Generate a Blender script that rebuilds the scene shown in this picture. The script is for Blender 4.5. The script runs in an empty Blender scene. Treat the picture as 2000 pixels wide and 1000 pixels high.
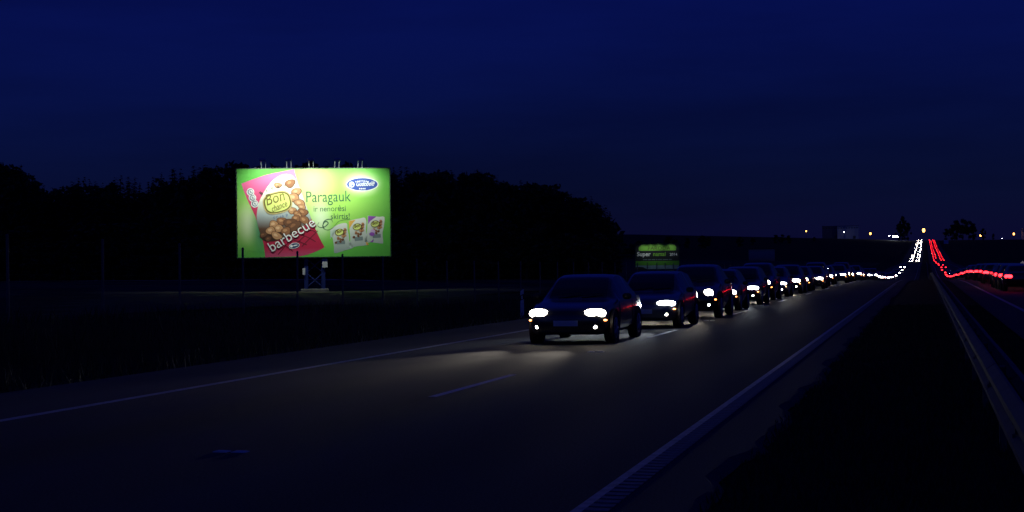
import bpy, math, random
import numpy as np
from mathutils import Vector, Matrix

random.seed(7)
rng = np.random.default_rng(7)
SC = bpy.context.scene
COL = SC.collection
R = math.radians

# ------------------------------------------------------------------ camera
# X = across the motorway, Y = along it, Z = up.  Camera stands on the median.
cam_d = bpy.data.cameras.new('camera')
cam = bpy.data.objects.new('camera', cam_d)
COL.objects.link(cam)
cam_d.sensor_width = 36.0
cam_d.lens = 3030.0 / 2000.0 * 36.0
cam_d.clip_start = 0.1
cam_d.clip_end = 20000
TH, PH, RO = math.atan(806.8 / 3030.0), R(0.395), R(0.7)
F_ = Vector((-math.sin(TH) * math.cos(PH), math.cos(TH) * math.cos(PH), math.sin(PH)))
R0 = Vector((math.cos(TH), math.sin(TH), 0))
U0 = R0.cross(F_)
RR = R0 * math.cos(RO) - U0 * math.sin(RO)
UU = U0 * math.cos(RO) + R0 * math.sin(RO)
cam.matrix_world = Matrix(((RR.x, UU.x, -F_.x, 0), (RR.y, UU.y, -F_.y, 0), (RR.z, UU.z, -F_.z, 1.64), (0, 0, 0, 1)))
SC.camera = cam

# ------------------------------------------------------------------ world: late blue hour
W = bpy.data.worlds.new('World')
SC.world = W
W.use_nodes = True
nt = W.node_tree
bg = nt.nodes['Background']
sky = nt.nodes.new('ShaderNodeTexSky')
sky.sky_type = 'NISHITA'
sky.sun_disc = False
sky.sun_elevation = R(0.0)
sky.sun_rotation = R(180)
sky.ozone_density = 10.0
sky.air_density = 1.0
sky.dust_density = 0.1
tint = nt.nodes.new('ShaderNodeMixRGB')
tint.blend_type = 'MULTIPLY'
tint.inputs[0].default_value = 1.0
tint.inputs[2].default_value = (0.12, 0.70, 1.0, 1)
nt.links.new(sky.outputs[0], tint.inputs[1])
glow = nt.nodes.new('ShaderNodeMixRGB')          # faint even night-sky glow over the whole dome
glow.blend_type = 'ADD'
glow.inputs[0].default_value = 1.0
glow.inputs[2].default_value = (0.014, 0.017, 0.185, 1)
nt.links.new(tint.outputs[0], glow.inputs[1])
# thin dark cloud sheets, stretched towards the horizon, over the whole dome
wtc = nt.nodes.new('ShaderNodeTexCoord'); wsp = nt.nodes.new('ShaderNodeSeparateXYZ'); wcb = nt.nodes.new('ShaderNodeCombineXYZ')
wz = nt.nodes.new('ShaderNodeMath'); wz.operation = 'MULTIPLY'; wz.inputs[1].default_value = 7.0
wn = nt.nodes.new('ShaderNodeTexNoise'); wn.inputs['Scale'].default_value = 2.1; wn.inputs['Detail'].default_value = 5; wn.inputs['Roughness'].default_value = .55
wr = nt.nodes.new('ShaderNodeMapRange'); wr.inputs[1].default_value, wr.inputs[2].default_value = .42, .66; wr.inputs[3].default_value, wr.inputs[4].default_value = 1.06, .74
wm = nt.nodes.new('ShaderNodeMixRGB'); wm.blend_type = 'MULTIPLY'; wm.inputs[0].default_value = 1.0
nt.links.new(wtc.outputs['Generated'], wsp.inputs[0]); nt.links.new(wsp.outputs[0], wcb.inputs[0]); nt.links.new(wsp.outputs[1], wcb.inputs[1])
nt.links.new(wsp.outputs[2], wz.inputs[0]); nt.links.new(wz.outputs[0], wcb.inputs[2]); nt.links.new(wcb.outputs[0], wn.inputs['Vector'])
nt.links.new(wn.outputs[0], wr.inputs[0]); nt.links.new(glow.outputs[0], wm.inputs[1]); nt.links.new(wr.outputs[0], wm.inputs[2])
nt.links.new(wm.outputs[0], bg.inputs[0])
bg.inputs[1].default_value = 0.125

# ------------------------------------------------------------------ exposure
SC.view_settings.view_transform = 'Standard'
SC.view_settings.look = 'None'
SC.view_settings.exposure = 0.0
SC.view_settings.gamma = 1.0
SC.view_settings.use_curve_mapping = False
SC.render.engine = 'CYCLES'
SC.cycles.use_denoising = True
SC.cycles.max_bounces = 5
SC.cycles.diffuse_bounces = 2
SC.cycles.glossy_bounces = 3
SC.cycles.caustics_reflective = False
SC.cycles.caustics_refractive = False
SC.cycles.sample_clamp_indirect = 3.0

# ================================================================== helpers
def tag(o, label=None, cat=None, group=None, kind=None):
    if label: o['label'] = label
    if cat: o['category'] = cat
    if group: o['group'] = group
    if kind: o['kind'] = kind
    return o

def empty(name, loc=(0, 0, 0), rz=0.0, parent=None):
    o = bpy.data.objects.new(name, None)
    o.empty_display_size = 0.2
    COL.objects.link(o)
    o.location = loc
    o.rotation_euler = (0, 0, rz)
    if parent: o.parent = parent
    return o

def mesh_data(name, verts, faces, mats, mi=None, smooth=False):
    me = bpy.data.meshes.new(name)
    me.from_pydata([tuple(map(float, v)) for v in verts], [], [tuple(map(int, f)) for f in faces])
    for m in (mats if isinstance(mats, (list, tuple)) else [mats]):
        me.materials.append(m)
    if mi is not None: me.polygons.foreach_set('material_index', np.asarray(mi, dtype=np.int32))
    if smooth: me.polygons.foreach_set('use_smooth', np.ones(len(me.polygons), dtype=bool))
    me.update()
    return me

def place(name, me, parent=None, loc=(0, 0, 0), rot=(0, 0, 0), scale=(1, 1, 1)):
    o = bpy.data.objects.new(name, me)
    COL.objects.link(o)
    o.location, o.rotation_euler, o.scale = loc, rot, scale
    if parent: o.parent = parent
    return o

class MB:
    """collects boxes, bars and tubes into one mesh"""
    def __init__(s): s.v, s.f, s.m = [], [], []
    def add(s, v, f, m=0):
        n = len(s.v); s.v += [tuple(p) for p in v]
        s.f += [tuple(i + n for i in q) for q in f]; s.m += [m] * len(f)
        return s
    def box(s, c, d, m=0, bev=0.0):
        x, y, z = c; a, b, h = d[0] / 2, d[1] / 2, d[2] / 2
        if bev <= 0:
            v = [(x + i * a, y + j * b, z + k * h) for i in (-1, 1) for j in (-1, 1) for k in (-1, 1)]
            f = [(0, 1, 3, 2), (4, 6, 7, 5), (0, 4, 5, 1), (2, 3, 7, 6), (0, 2, 6, 4), (1, 5, 7, 3)]
            return s.add(v, f, m)
        e = bev; v = []; rings = [(h * -1, e), (-h + e, 0), (h - e, 0), (h, e)]
        for zz, ins in rings:
            A, B = a - ins, b - ins
            q = [(A - e, -B), (A, -B + e), (A, B - e), (A - e, B), (-A + e, B), (-A, B - e), (-A, -B + e), (-A + e, -B)]
            v += [(x + p[0], y + p[1], z + zz) for p in q]
        f = [tuple(range(7, -1, -1)), tuple(range(24, 32))]
        for r in range(3):
            for i in range(8):
                j = (i + 1) % 8
                f.append((r * 8 + i, r * 8 + j, r * 8 + 8 + j, r * 8 + 8 + i))
        return s.add(v, f, m)
    def tube(s, p, q, r0, r1=None, n=8, m=0):
        r1 = r0 if r1 is None else r1
        p, q = Vector(p), Vector(q); d = (q - p).normalized()
        a = d.orthogonal().normalized(); b = d.cross(a)
        v = [tuple(c + (a * math.cos(2 * math.pi * i / n) + b * math.sin(2 * math.pi * i / n)) * rr) for c, rr in ((p, r0), (q, r1)) for i in range(n)]
        f = [(i, (i + 1) % n, n + (i + 1) % n, n + i) for i in range(n)] + [tuple(range(n - 1, -1, -1)), tuple(range(n, 2 * n))]
        return s.add(v, f, m)
    def data(s, name, mats, smooth=False): return mesh_data(name, s.v, s.f, mats, s.m, smooth)
    def build(s, name, mats, parent=None, loc=(0, 0, 0), rot=(0, 0, 0), smooth=False):
        return place(name, s.data(name, mats, smooth), parent, loc, rot)

def srgb(r, g, b):
    c = lambda u: u / 12.92 if u <= .04045 else ((u + .055) / 1.055) ** 2.4
    return (c(r / 255), c(g / 255), c(b / 255), 1)

MATS = {}
def mat(name, col, rough=0.6, metal=0.0, var=0.0, scale=6.0, bump=0.0, bscale=60.0, spec=0.5, coat=0.0):
    if name in MATS: return MATS[name]
    m = bpy.data.materials.new(name); m.use_nodes = True
    t = m.node_tree; b = t.nodes['Principled BSDF']
    col = tuple(col[:3]) + (1,)
    b.inputs['Base Color'].default_value = col
    b.inputs['Roughness'].default_value = rough
    b.inputs['Metallic'].default_value = metal
    b.inputs['Specular IOR Level'].default_value = spec
    b.inputs['Coat Weight'].default_value = coat
    tc = t.nodes.new('ShaderNodeTexCoord')
    if var > 0:
        n = t.nodes.new('ShaderNodeTexNoise'); n.inputs['Scale'].default_value = scale; n.inputs['Detail'].default_value = 6
        r = t.nodes.new('ShaderNodeValToRGB')
        r.color_ramp.elements[0].position, r.color_ramp.elements[1].position = .3, .7
        r.color_ramp.elements[0].color = tuple(c * (1 - var) for c in col[:3]) + (1,)
        r.color_ramp.elements[1].color = tuple(min(1, c * (1 + var)) for c in col[:3]) + (1,)
        t.links.new(tc.outputs['Object'], n.inputs['Vector']); t.links.new(n.outputs[0], r.inputs[0]); t.links.new(r.outputs[0], b.inputs['Base Color'])
    if bump > 0:
        n2 = t.nodes.new('ShaderNodeTexNoise'); n2.inputs['Scale'].default_value = bscale; n2.inputs['Detail'].default_value = 4
        bp = t.nodes.new('ShaderNodeBump'); bp.inputs['Strength'].default_value = bump; bp.inputs['Distance'].default_value = .02
        t.links.new(tc.outputs['Object'], n2.inputs['Vector']); t.links.new(n2.outputs[0], bp.inputs['Height']); t.links.new(bp.outputs[0], b.inputs['Normal'])
    MATS[name] = m
    return m

def emit(name, col, strength, base=(.8, .8, .8)):
    if name in MATS: return MATS[name]
    m = bpy.data.materials.new(name); m.use_nodes = True
    b = m.node_tree.nodes['Principled BSDF']
    b.inputs['Base Color'].default_value = tuple(base) + (1,)
    b.inputs['Roughness'].default_value = .2
    b.inputs['Emission Color'].default_value = tuple(col[:3]) + (1,)
    b.inputs['Emission Strength'].default_value = strength
    MATS[name] = m
    return m

def grad(name, stops, axis=2, lo=0., hi=1., rough=.55, noise=0.0):
    """flat printed colour gradient along one object axis"""
    m = bpy.data.materials.new(name); m.use_nodes = True
    t = m.node_tree; b = t.nodes['Principled BSDF']; b.inputs['Roughness'].default_value = rough
    tc = t.nodes.new('ShaderNodeTexCoord'); sp = t.nodes.new('ShaderNodeSeparateXYZ'); mr = t.nodes.new('ShaderNodeMapRange')
    mr.inputs[1].default_value, mr.inputs[2].default_value = lo, hi
    rp = t.nodes.new('ShaderNodeValToRGB')
    while len(rp.color_ramp.elements) < len(stops): rp.color_ramp.elements.new(.5)
    for e, (p, c) in zip(rp.color_ramp.elements, stops): e.position = p; e.color = tuple(c[:3]) + (1,)
    t.links.new(tc.outputs['Object'], sp.inputs[0]); t.links.new(sp.outputs[axis], mr.inputs[0]); t.links.new(mr.outputs[0], rp.inputs[0])
    t.links.new(rp.outputs[0], b.inputs['Base Color'])
    return m

# ================================================================== terrain shape
PY = [-60, 120, 150, 200, 277, 350, 450, 554, 700, 841, 1000, 1300, 1800, 2000, 2600, 7000]
PZ = [0, 0, -.12, -.65, -1.75, -2.2, -1.6, -.4, .3, 1.35, 5.2, 12., 25.5, 27., 20., 0]
def hermite(xs, ys, x):
    xs = np.array(xs, float); ys = np.array(ys, float); x = np.clip(np.asarray(x, float), xs[0], xs[-1])
    h = np.diff(xs); d = np.diff(ys) / h; m = np.zeros(len(xs)); m[0] = d[0]; m[-1] = d[-1]
    for i in range(1, len(xs) - 1):
        m[i] = 0 if d[i - 1] * d[i] <= 0 else 2 * d[i - 1] * d[i] / (d[i - 1] + d[i])
    i = np.clip(np.searchsorted(xs, x) - 1, 0, len(xs) - 2); t = (x - xs[i]) / h[i]
    return (2*t**3-3*t**2+1)*ys[i] + (t**3-2*t**2+t)*h[i]*m[i] + (-2*t**3+3*t**2)*ys[i+1] + (t**3-t**2)*h[i]*m[i+1]
def P(y): return hermite(PY, PZ, y)
def slope(y): return math.atan(float(P(y + 2) - P(y - 2)) / 4)
def sm(a, b, x):
    t = np.clip((np.asarray(x, float) - a) / (b - a), 0, 1); return t * t * (3 - 2 * t)
def G(X, Y):
    X, Y = np.broadcast_arrays(np.asarray(X, float), np.asarray(Y, float))
    p = P(Y)
    fence = np.interp(Y, [0, 29, 37, 61, 100, 140, 300], [.6, .56, .46, 0, -.1, -.2, -.8])
    field = np.where(X < -22, .25 + .25 * sm(-40, -70, X), 0) + np.interp(Y, [0, 130, 300, 500, 700], [0, 0, -.5, -.4, 0])
    hw = sm(600, 1100, Y)
    lat = np.interp(X, [-4000, -400, 0, 400, 4000], [22, 15, 0, -2, -4]) * hw
    near = np.interp(X, [-16.5, -15, -13.3, -12.2, -1.55, -1.1, .5, 1.2, 1.9, 13.6, 14.6, 17, 20, 30],
                     [-.35, -.5, -.06, -.07, -.07, -.02, .0, -.02, -.07, -.07, -.06, -.6, -.2, -.1])
    a = p + near
    t1 = sm(-16.5, -19, X); t2 = sm(-20, -30, X)
    tg = fence * (1 - t2) + field * t2
    tg = tg * (1 - hw) + p * hw
    z = np.where(X < -16.5, a * (1 - t1) + tg * t1, a)
    return z + lat * sm(14, 60, np.abs(X))
def gz(x, y): return float(G(x, y))

def grid_mesh(name, xs, ys, zf, m):
    Xg, Yg = np.meshgrid(xs, ys); Z = zf(Xg, Yg)
    v = np.stack([Xg, Yg, Z], -1).reshape(-1, 3); nx, ny = len(xs), len(ys)
    f = [(j*nx+i, j*nx+i+1, (j+1)*nx+i+1, (j+1)*nx+i) for j in range(ny-1) for i in range(nx-1)]
    return mesh_data(name, v, f, m, smooth=True)

# ================================================================== ground, roads
m_grass = mat('grass_ground', (.018, .024, .012), .95, var=.45, scale=.6, bump=.6, bscale=8, spec=.1)
m_field = mat('field_soil', (.05, .05, .035), .95, var=.3, scale=.08, bump=.4, bscale=3, spec=.1)
xs = np.unique(np.concatenate([[-4000, -2500, -1500, -900, -600, -450, -320], np.arange(-240, -40, 10.), np.arange(-40, -19, 2.), [-19.2, -18, -17.2, -16.5, -15.7, -15, -14.2, -13.3, -12.2, -7, -1.9, -1.55, -1.33, -1.1, -.6, -.2, .15, .5, .85, 1.2, 1.9, 8, 13.6, 14.6, 15.8, 17, 18.5, 20, 25, 30, 40, 60, 90, 140, 220, 350, 600, 1000, 2000, 4000]]))
ysg = np.unique(np.concatenate([[-60, -30], np.arange(-10, 160, 5.), np.arange(160, 700, 10.), np.arange(700, 2100, 25.), [2200, 2400, 2600, 3000, 4000, 7000]]))
ground = place('ground', grid_mesh('ground', xs, ysg, G, m_grass))
tag(ground, kind='structure')
# ploughed field left of the fence, a separate sheet
fx = np.unique(np.concatenate([np.arange(-420, -60, 12.), np.arange(-60, -21, 3.)]))
fy = np.unique(np.concatenate([np.arange(30, 240, 6.), np.arange(240, 900, 20.)]))
field = place('field', grid_mesh('field', fx, fy, lambda X, Y: G(X, Y) + .03 + .05 * np.sin(X * .31 + Y * .17), m_field))
tag(field, kind='structure')

# stubble strip along the forest foot, lamp light painted into its pale colour
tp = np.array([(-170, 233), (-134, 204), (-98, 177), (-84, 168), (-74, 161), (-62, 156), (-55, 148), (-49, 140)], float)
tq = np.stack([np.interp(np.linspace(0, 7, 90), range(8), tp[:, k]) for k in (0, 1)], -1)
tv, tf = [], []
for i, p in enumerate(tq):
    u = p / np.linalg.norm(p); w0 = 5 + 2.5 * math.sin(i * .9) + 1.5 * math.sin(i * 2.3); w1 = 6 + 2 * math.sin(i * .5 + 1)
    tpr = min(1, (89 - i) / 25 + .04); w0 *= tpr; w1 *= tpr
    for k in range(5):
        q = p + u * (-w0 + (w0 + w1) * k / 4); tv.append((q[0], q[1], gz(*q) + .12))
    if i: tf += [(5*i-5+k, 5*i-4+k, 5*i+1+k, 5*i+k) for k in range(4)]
tag(place('lit_stubble_strip', mesh_data('lit_stubble_strip', tv, tf, mat('lamplit_stubble', (.46, .43, .34), .95, var=.35, scale=.25, bump=.4, bscale=4), smooth=True)), kind='structure')

def asphalt():
    m = bpy.data.materials.new('asphalt'); m.use_nodes = True
    t = m.node_tree; b = t.nodes['Principled BSDF']; N = t.nodes.new; L = t.links.new
    tc = N('ShaderNodeTexCoord'); sp = N('ShaderNodeSeparateXYZ'); L(tc.outputs['Object'], sp.inputs[0])
    big = N('ShaderNodeTexNoise'); big.inputs['Scale'].default_value = .35; big.inputs['Detail'].default_value = 5
    mp = N('ShaderNodeMapping'); mp.inputs['Scale'].default_value = (1, .12, 1); L(tc.outputs['Object'], mp.inputs[0]); L(mp.outputs[0], big.inputs[0])
    fine = N('ShaderNodeTexNoise'); fine.inputs['Scale'].default_value = 45; fine.inputs['Detail'].default_value = 3; L(tc.outputs['Object'], fine.inputs[0])
    # polished wheel tracks along the lanes
    wv = N('ShaderNodeMath'); wv.operation = 'MULTIPLY'; wv.inputs[1].default_value = 2 * math.pi / 1.85; L(sp.outputs[0], wv.inputs[0])
    sn = N('ShaderNodeMath'); sn.operation = 'SINE'; L(wv.outputs[0], sn.inputs[0])
    rp = N('ShaderNodeValToRGB'); L(big.outputs[0], rp.inputs[0])
    rp.color_ramp.elements[0].position, rp.color_ramp.elements[1].position = .32, .70
    rp.color_ramp.elements[0].color = (.030, .031, .033, 1); rp.color_ramp.elements[1].color = (.078, .077, .076, 1)
    mx = N('ShaderNodeMixRGB'); mx.blend_type = 'MULTIPLY'; mx.inputs[0].default_value = 1
    fr = N('ShaderNodeValToRGB'); L(fine.outputs[0], fr.inputs[0])
    fr.color_ramp.elements[0].position, fr.color_ramp.elements[1].position = .35, .68
    fr.color_ramp.elements[0].color = (.55, .55, .55, 1); fr.color_ramp.elements[1].color = (1.4, 1.4, 1.4, 1)
    L(rp.outputs[0], mx.inputs[1]); L(fr.outputs[0], mx.inputs[2]); L(mx.outputs[0], b.inputs['Base Color'])
    mr = N('ShaderNodeMapRange'); mr.inputs[1].default_value, mr.inputs[2].default_value = -1, 1; mr.inputs[3].default_value, mr.inputs[4].default_value = .80, .72
    L(sn.outputs[0], mr.inputs[0]); L(mr.outputs[0], b.inputs['Roughness'])
    b.inputs['Specular IOR Level'].default_value = .2
    bp = N('ShaderNodeBump'); bp.inputs['Strength'].default_value = .5; bp.inputs['Distance'].default_value = .006
    L(fine.outputs[0], bp.inputs['Height']); L(bp.outputs[0], b.inputs['Normal'])
    return m
m_asph = asphalt()
m_paint = mat('road_paint', (.52, .52, .50), .6, var=.3, scale=7, bump=.3, bscale=50)
m_dash = mat('dash_paint', (.78, .78, .76), .6, var=.2, scale=7, bump=.3, bscale=50)
ry = np.unique(np.concatenate([np.arange(-40, 140, 5.), np.arange(140, 700, 8.), np.arange(700, 2101, 20.)]))
def strip(name, x0, x1, dz, m, ys=ry, nx=2):
    return grid_mesh(name, np.linspace(x0, x1, nx), ys, lambda X, Y: P(Y) + dz, m)
ryl = np.unique(np.concatenate([np.arange(-20, 60, .4), ry]))
ragged = lambda y: .16 * np.sin(y * .9) + .10 * np.sin(y * 2.3 + 1) + .07 * np.sin(y * 5.1)
def left_road():
    fr = np.array([0, .25, .5, .75, .925, .99, 1.0]); v = []
    for y in ryl:
        x1 = -1.45 + .45 * float(ragged(y)) * (1 if y < 80 else 0)
        v += [(-12.2 + (x1 + 12.2) * t, y, float(P(y)) - (.05 if t == 1.0 else 0)) for t in fr]
    n = len(fr)
    return mesh_data('oncoming_carriageway', v, [(j*n+i, j*n+i+1, (j+1)*n+i+1, (j+1)*n+i) for j in range(len(ryl)-1) for i in range(n-1)], m_asph, smooth=False)
road_l = tag(place('oncoming_carriageway', left_road()), kind='structure')
road_r = tag(place('departing_carriageway', strip('departing_carriageway', 1.95, 13.6, 0.0, m_asph, nx=5)), kind='structure')

def pstrip(name, x0, x1, y0, y1, parent, dz=.004, m=None):
    n = max(2, int((y1 - y0) / 8) + 1)
    return place(name, grid_mesh(name, np.array([x0, x1]), np.linspace(y0, y1, n), lambda X, Y: P(Y) + dz, m or m_paint), parent)
pstrip('edge_line', -2.31, -2.235, -20, 900, road_l)
pstrip('edge_line', -10.0, -9.85, -20, 900, road_l)
pstrip('edge_line', 3.02, 3.17, -20, 900, road_r)
pstrip('edge_line', 10.75, 10.9, -20, 900, road_r)
for k in range(-1, 26):
    yc = 20.75 + 16 * k
    pstrip('lane_dash', -6.12, -6.0, yc - 2, yc + 2, road_l, m=m_dash)
    pstrip('lane_dash', 6.90, 7.02, yc - 2, yc + 2, road_r)
# raised rumble bars beside the near edge line
mb = MB().box((0, 0, .003), (.17, .115, .008), bev=.002)
m_rum = mat('worn_rumble_paint', (.24, .24, .24), .7, var=.4, scale=9)
bar = mb.data('rumble_bar', m_rum)
for k in range(240):
    place('rumble_bar', bar, road_l, (-2.145, 7.5 + .18 * k, .003))
mb = MB()
for k in range(380):
    y = 50.7 + .18 * k; mb.box((-2.145, y, float(P(y)) + .004), (.17, .115, .008))
tag(mb.build('rumble_bars', m_rum, road_l), kind='stuff')

# road studs in the gaps of the lane line, each with two reflectors
m_stud = mat('stud_body', (.80, .80, .78), .5)
m_refl = mat('stud_reflector', (.85, .85, .8), .12, spec=1.0)
def stud_meshes():
    b = MB(); v = []
    for w, l, z in ((.14, .11, 0), (.13, .10, .006), (.09, .05, .012)):
        v += [(-w / 2, -l / 2, z), (w / 2, -l / 2, z), (w / 2, l / 2, z), (-w / 2, l / 2, z)]
    f = [(8, 9, 10, 11)] + [(r*4+i, r*4+(i+1) % 4, r*4+4+(i+1) % 4, r*4+4+i) for r in range(2) for i in range(4)]
    b.add(v, f)
    q = MB().box((0, 0, 0), (.10, .006, .012))
    return b.data('stud_body', m_stud), q.data('reflector', m_refl)
sb, sq = stud_meshes()
WORDS = ['first', 'second', 'third', 'fourth', 'fifth', 'sixth', 'seventh', 'eighth', 'ninth', 'tenth', 'eleventh', 'twelfth',
         'thirteenth', 'fourteenth', 'fifteenth', 'sixteenth', 'seventeenth', 'eighteenth', 'nineteenth', 'twentieth',
         'twenty-first', 'twenty-second', 'twenty-third', 'twenty-fourth', 'twenty-fifth', 'twenty-sixth', 'twenty-seventh', 'twenty-eighth', 'twenty-ninth', 'thirtieth',
         'thirty-first', 'thirty-second', 'thirty-third', 'thirty-fourth', 'thirty-fifth', 'thirty-sixth']
for k in range(8):
    y = 12.85 + 16 * k
    t = empty('road_stud', (-6.06, y, float(P(y)) + .004))
    tag(t, f'small pale road stud in the lane line, {WORDS[k]} from the near end', 'road stud', 'studs between the lane dashes')
    for dx in (-.09, .09):
        b = place('stud_body', sb, t, (dx, 0, 0))
        place('reflector', sq, b, (0, -.046, .007), (R(-60), 0, 0))

# ---------------------------------------------------------------- median guardrail (two W-beams back to back)
m_zinc = mat('galvanised_steel', (.11, .115, .12), .7, .35, var=.2, scale=2.5, bump=.1, bscale=12)
def wbeam(side, L_):
    pr = [(0, .755), (-.015, .75), (-.08, .705), (-.082, .66), (-.01, .612), (-.01, .578), (-.082, .53), (-.08, .485), (-.015, .44), (0, .435)]
    v = []
    for y in (0, L_): v += [(side * -p[0], y, p[1]) for p in pr]
    n = len(pr); f = [(i, i + 1, n + i + 1, n + i) for i in range(n - 1)]
    nv = len(v)                                      # back skin so the sheet has thickness
    for y in (0, L_): v += [(side * (-p[0] - .006), y, p[1]) for p in pr]
    f += [(nv + i, nv + n + i, nv + n + i + 1, nv + i + 1) for i in range(n - 1)]
    f += [(i, nv + i, nv + i + 1, i + 1) for i in range(n - 1)] + [(n + i, n + i + 1, nv + n + i + 1, nv + n + i) for i in range(n - 1)]
    return mesh_data('rail_panel', v, f, m_zinc)
panels = {-1: wbeam(-1, 4.12), 1: wbeam(1, 4.12)}
post_me = MB().box((0, 0, .36), (.06, .10, .74), bev=.006).data('post', m_zinc)
spacer_me = MB().box((0, 0, .6), (.22, .09, .06)).data('spacer', m_zinc)
bolt_me = MB().tube((0, 0, 0), (-.02, 0, 0), .018, .014, 8).data('bolt', m_zinc)
gr = empty('guardrail', (.63, 0, 0))
tag(gr, 'double-sided galvanised steel guardrail running along the grass median on the right', 'guardrail')
for k in range(-1, 70):
    y = 2.0 + 4 * k; z = float(P(y)); a = slope(y + 2)
    for s in (-1, 1):
        p = place('rail_panel', panels[s], gr, (s * .055, y, z + (.004 if k % 2 else 0)), (a, 0, 0))
        if 0 <= k < 12 and s < 0:
            for dz in (.64, .555): place('bolt', bolt_me, p, (-.05, .06, dz))
    place('post', post_me, gr, (0, y + .06, z), (0, 0, 0))
    if k < 30: place('spacer', spacer_me, gr, (0, y + .06, z))
mb = MB()
for k in range(70, 190):
    y = 2.0 + 4 * k; z = float(P(y)); z2 = float(P(y + 4))
    for s in (-1, 1):
        mb.add([(s*.1, y, z+.44), (s*.1, y+4, z2+.44), (s*.1, y+4, z2+.75), (s*.1, y, z+.75), (s*.05, y, z+.44), (s*.05, y+4, z2+.44), (s*.05, y+4, z2+.75), (s*.05, y, z+.75)],
               [(0, 1, 2, 3), (7, 6, 5, 4), (3, 2, 6, 7), (0, 4, 5, 1)])
    mb.box((0, y, z + .36), (.06, .1, .74))
tag(mb.build('far_rail', m_zinc, gr), kind='stuff')

# ---------------------------------------------------------------- delineator posts
m_wplast = mat('white_plastic', (.75, .75, .75), .45, var=.12, scale=9)
m_black = mat('black_plastic', (.012, .012, .012), .5)
m_redrefl = mat('red_reflector', (.5, .05, .03), .15, spec=1)
def delineator(x, y, label):
    t = empty('delineator_post', (x, y, gz(x, y) - .02))
    tag(t, label, 'marker post', 'white marker posts along the verges')
    v = []
    for z, w in ((0, .065), (.84, .06), (.96, .055)):
        v += [(-w, -w * .75, z), (w, -w * .75, z), (w * .35, w * .9, z), (-w * .35, w * .9, z)]
    v[8] = (v[8][0], v[8][1], .90); v[11] = (v[11][0], v[11][1], .90)
    f = [(8, 9, 10, 11)] + [(r*4+i, r*4+(i+1) % 4, r*4+4+(i+1) % 4, r*4+4+i) for r in range(2) for i in range(4)]
    place('post', mesh_data('post', v, f, m_wplast), t)
    b = []
    for z0, w in ((.58, .0655), (.76, .0645)):
        b += [(-w, -w * .75 - .003, z0), (w, -w * .75 - .003, z0 + .05), (w * .35 + .003, w * .9 + .003, z0 + .05), (-w * .35 - .003, w * .9 + .003, z0)]
    bd = place('black_band', mesh_data('black_band', b, [(i, (i+1) % 4, 4+(i+1) % 4, 4+i) for i in range(4)], m_black), t)
    MB().box((0, -.056, .69), (.045, .006, .12)).build('reflector', m_refl, bd)
delineator(-13.05, 50.3, 'white marker post with black band on the left verge, the nearest one')
delineator(-13.05, 100.3, 'white marker post with black band on the left verge, second one along the road')
delineator(-13.05, 150.3, 'white marker post with black band on the left verge, third and farthest')

# ---------------------------------------------------------------- wildlife fence
m_fpost = mat('fence_post_metal', (.10, .10, .11), .7, .0, var=.2, scale=3)
fe = empty('wildlife_fence', (-19.2, 29.66, gz(-19.2, 29.66)))
tag(fe, 'long wire fence on tall thin metal posts beside the dark field', 'fence')
fz0 = fe.location.z
fp = MB().tube((0, 0, -.25), (0, 0, 1.9), .034, .034, 10).tube((0, 0, 1.9), (0, 0, 1.93), .038, .02, 10).data('post', m_fpost)
tops = []
for k in range(-2, 46):
    y = 29.66 + 4.0 * k; z = gz(-19.2, y)
    place('post', fp, fe, (0, 4.0 * k, z - fz0), (R(random.uniform(-.8, .8)), R(random.uniform(-.8, .8)), 0))
    tops.append((4.0 * k, z - fz0))
for h in (.15, .35, .55, .8, 1.05, 1.3, 1.55, 1.82):
    mb = MB()
    for a, b in zip(tops[:-1], tops[1:]):
        mb.tube((.048, a[0], a[1] + h), (.048, b[0], b[1] + h), .0016, n=4)
    mb.build('wire', m_fpost, fe)

# ================================================================== advertising boards
M_PX = 95.0 / 3030.0
def text_mesh(name, txt, size, m, parent, loc, rot=0.0, sx=1.0, shear=0.0, off=0.0, align='LEFT'):
    """text laid on the local XZ plane of its parent, facing -Y"""
    cu = bpy.data.curves.new(name, 'FONT'); cu.body = txt; cu.size = size; cu.shear = shear; cu.align_x = align; cu.resolution_u = 3; cu.offset = off
    tmp = bpy.data.objects.new('tmp_text', cu); COL.objects.link(tmp)
    dg = bpy.context.evaluated_depsgraph_get(); dg.update()
    me = bpy.data.meshes.new_from_object(tmp.evaluated_get(dg))
    bpy.data.objects.remove(tmp); bpy.data.curves.remove(cu)
    me.materials.clear(); me.materials.append(m); me.name = name
    n = len(me.vertices); co = np.zeros(n * 3, dtype=np.float32); me.vertices.foreach_get('co', co); co = co.reshape(-1, 3)
    c, s = math.cos(rot), math.sin(rot); x = co[:, 0] * sx; y = co[:, 1]
    out = np.stack([x * c - y * s, np.zeros(n), x * s + y * c], -1).astype(np.float32)
    me.vertices.foreach_set('co', out.ravel()); me.update()
    return place(name, me, parent, loc)

# ---- the large lit billboard
BB = empty('billboard', (-36.12, 88.68, gz(-36.12, 88.68)), math.atan2(36.2, 88.6))
tag(BB, 'large floodlit green billboard advertising a pink snack bag, on a blue lattice tower', 'billboard')
ZC = 5.09 - BB.location.z            # height of the panel centre
BW, BH = 295.5 * M_PX, 172.0 * M_PX
def bl(px, py):
    """photo pixel on the board face -> local x, z"""
    dx, dy = px - 609.7, py - 415.7
    return (dx * .9999 - dy * .0136) * M_PX, -(dx * .0136 + dy * .9999) * M_PX
def cA(a, b): return bl(455 + a * 180 / 947, 320 + b * 190 / 1000)       # bag close-up
def cB(a, b): return bl(580 + a * .19, 320 + b * .19)                    # right half close-up
def cC(a, b): return bl(635 + a * 125 / 1389, 410 + b * 90 / 1000)       # small bags close-up

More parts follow.
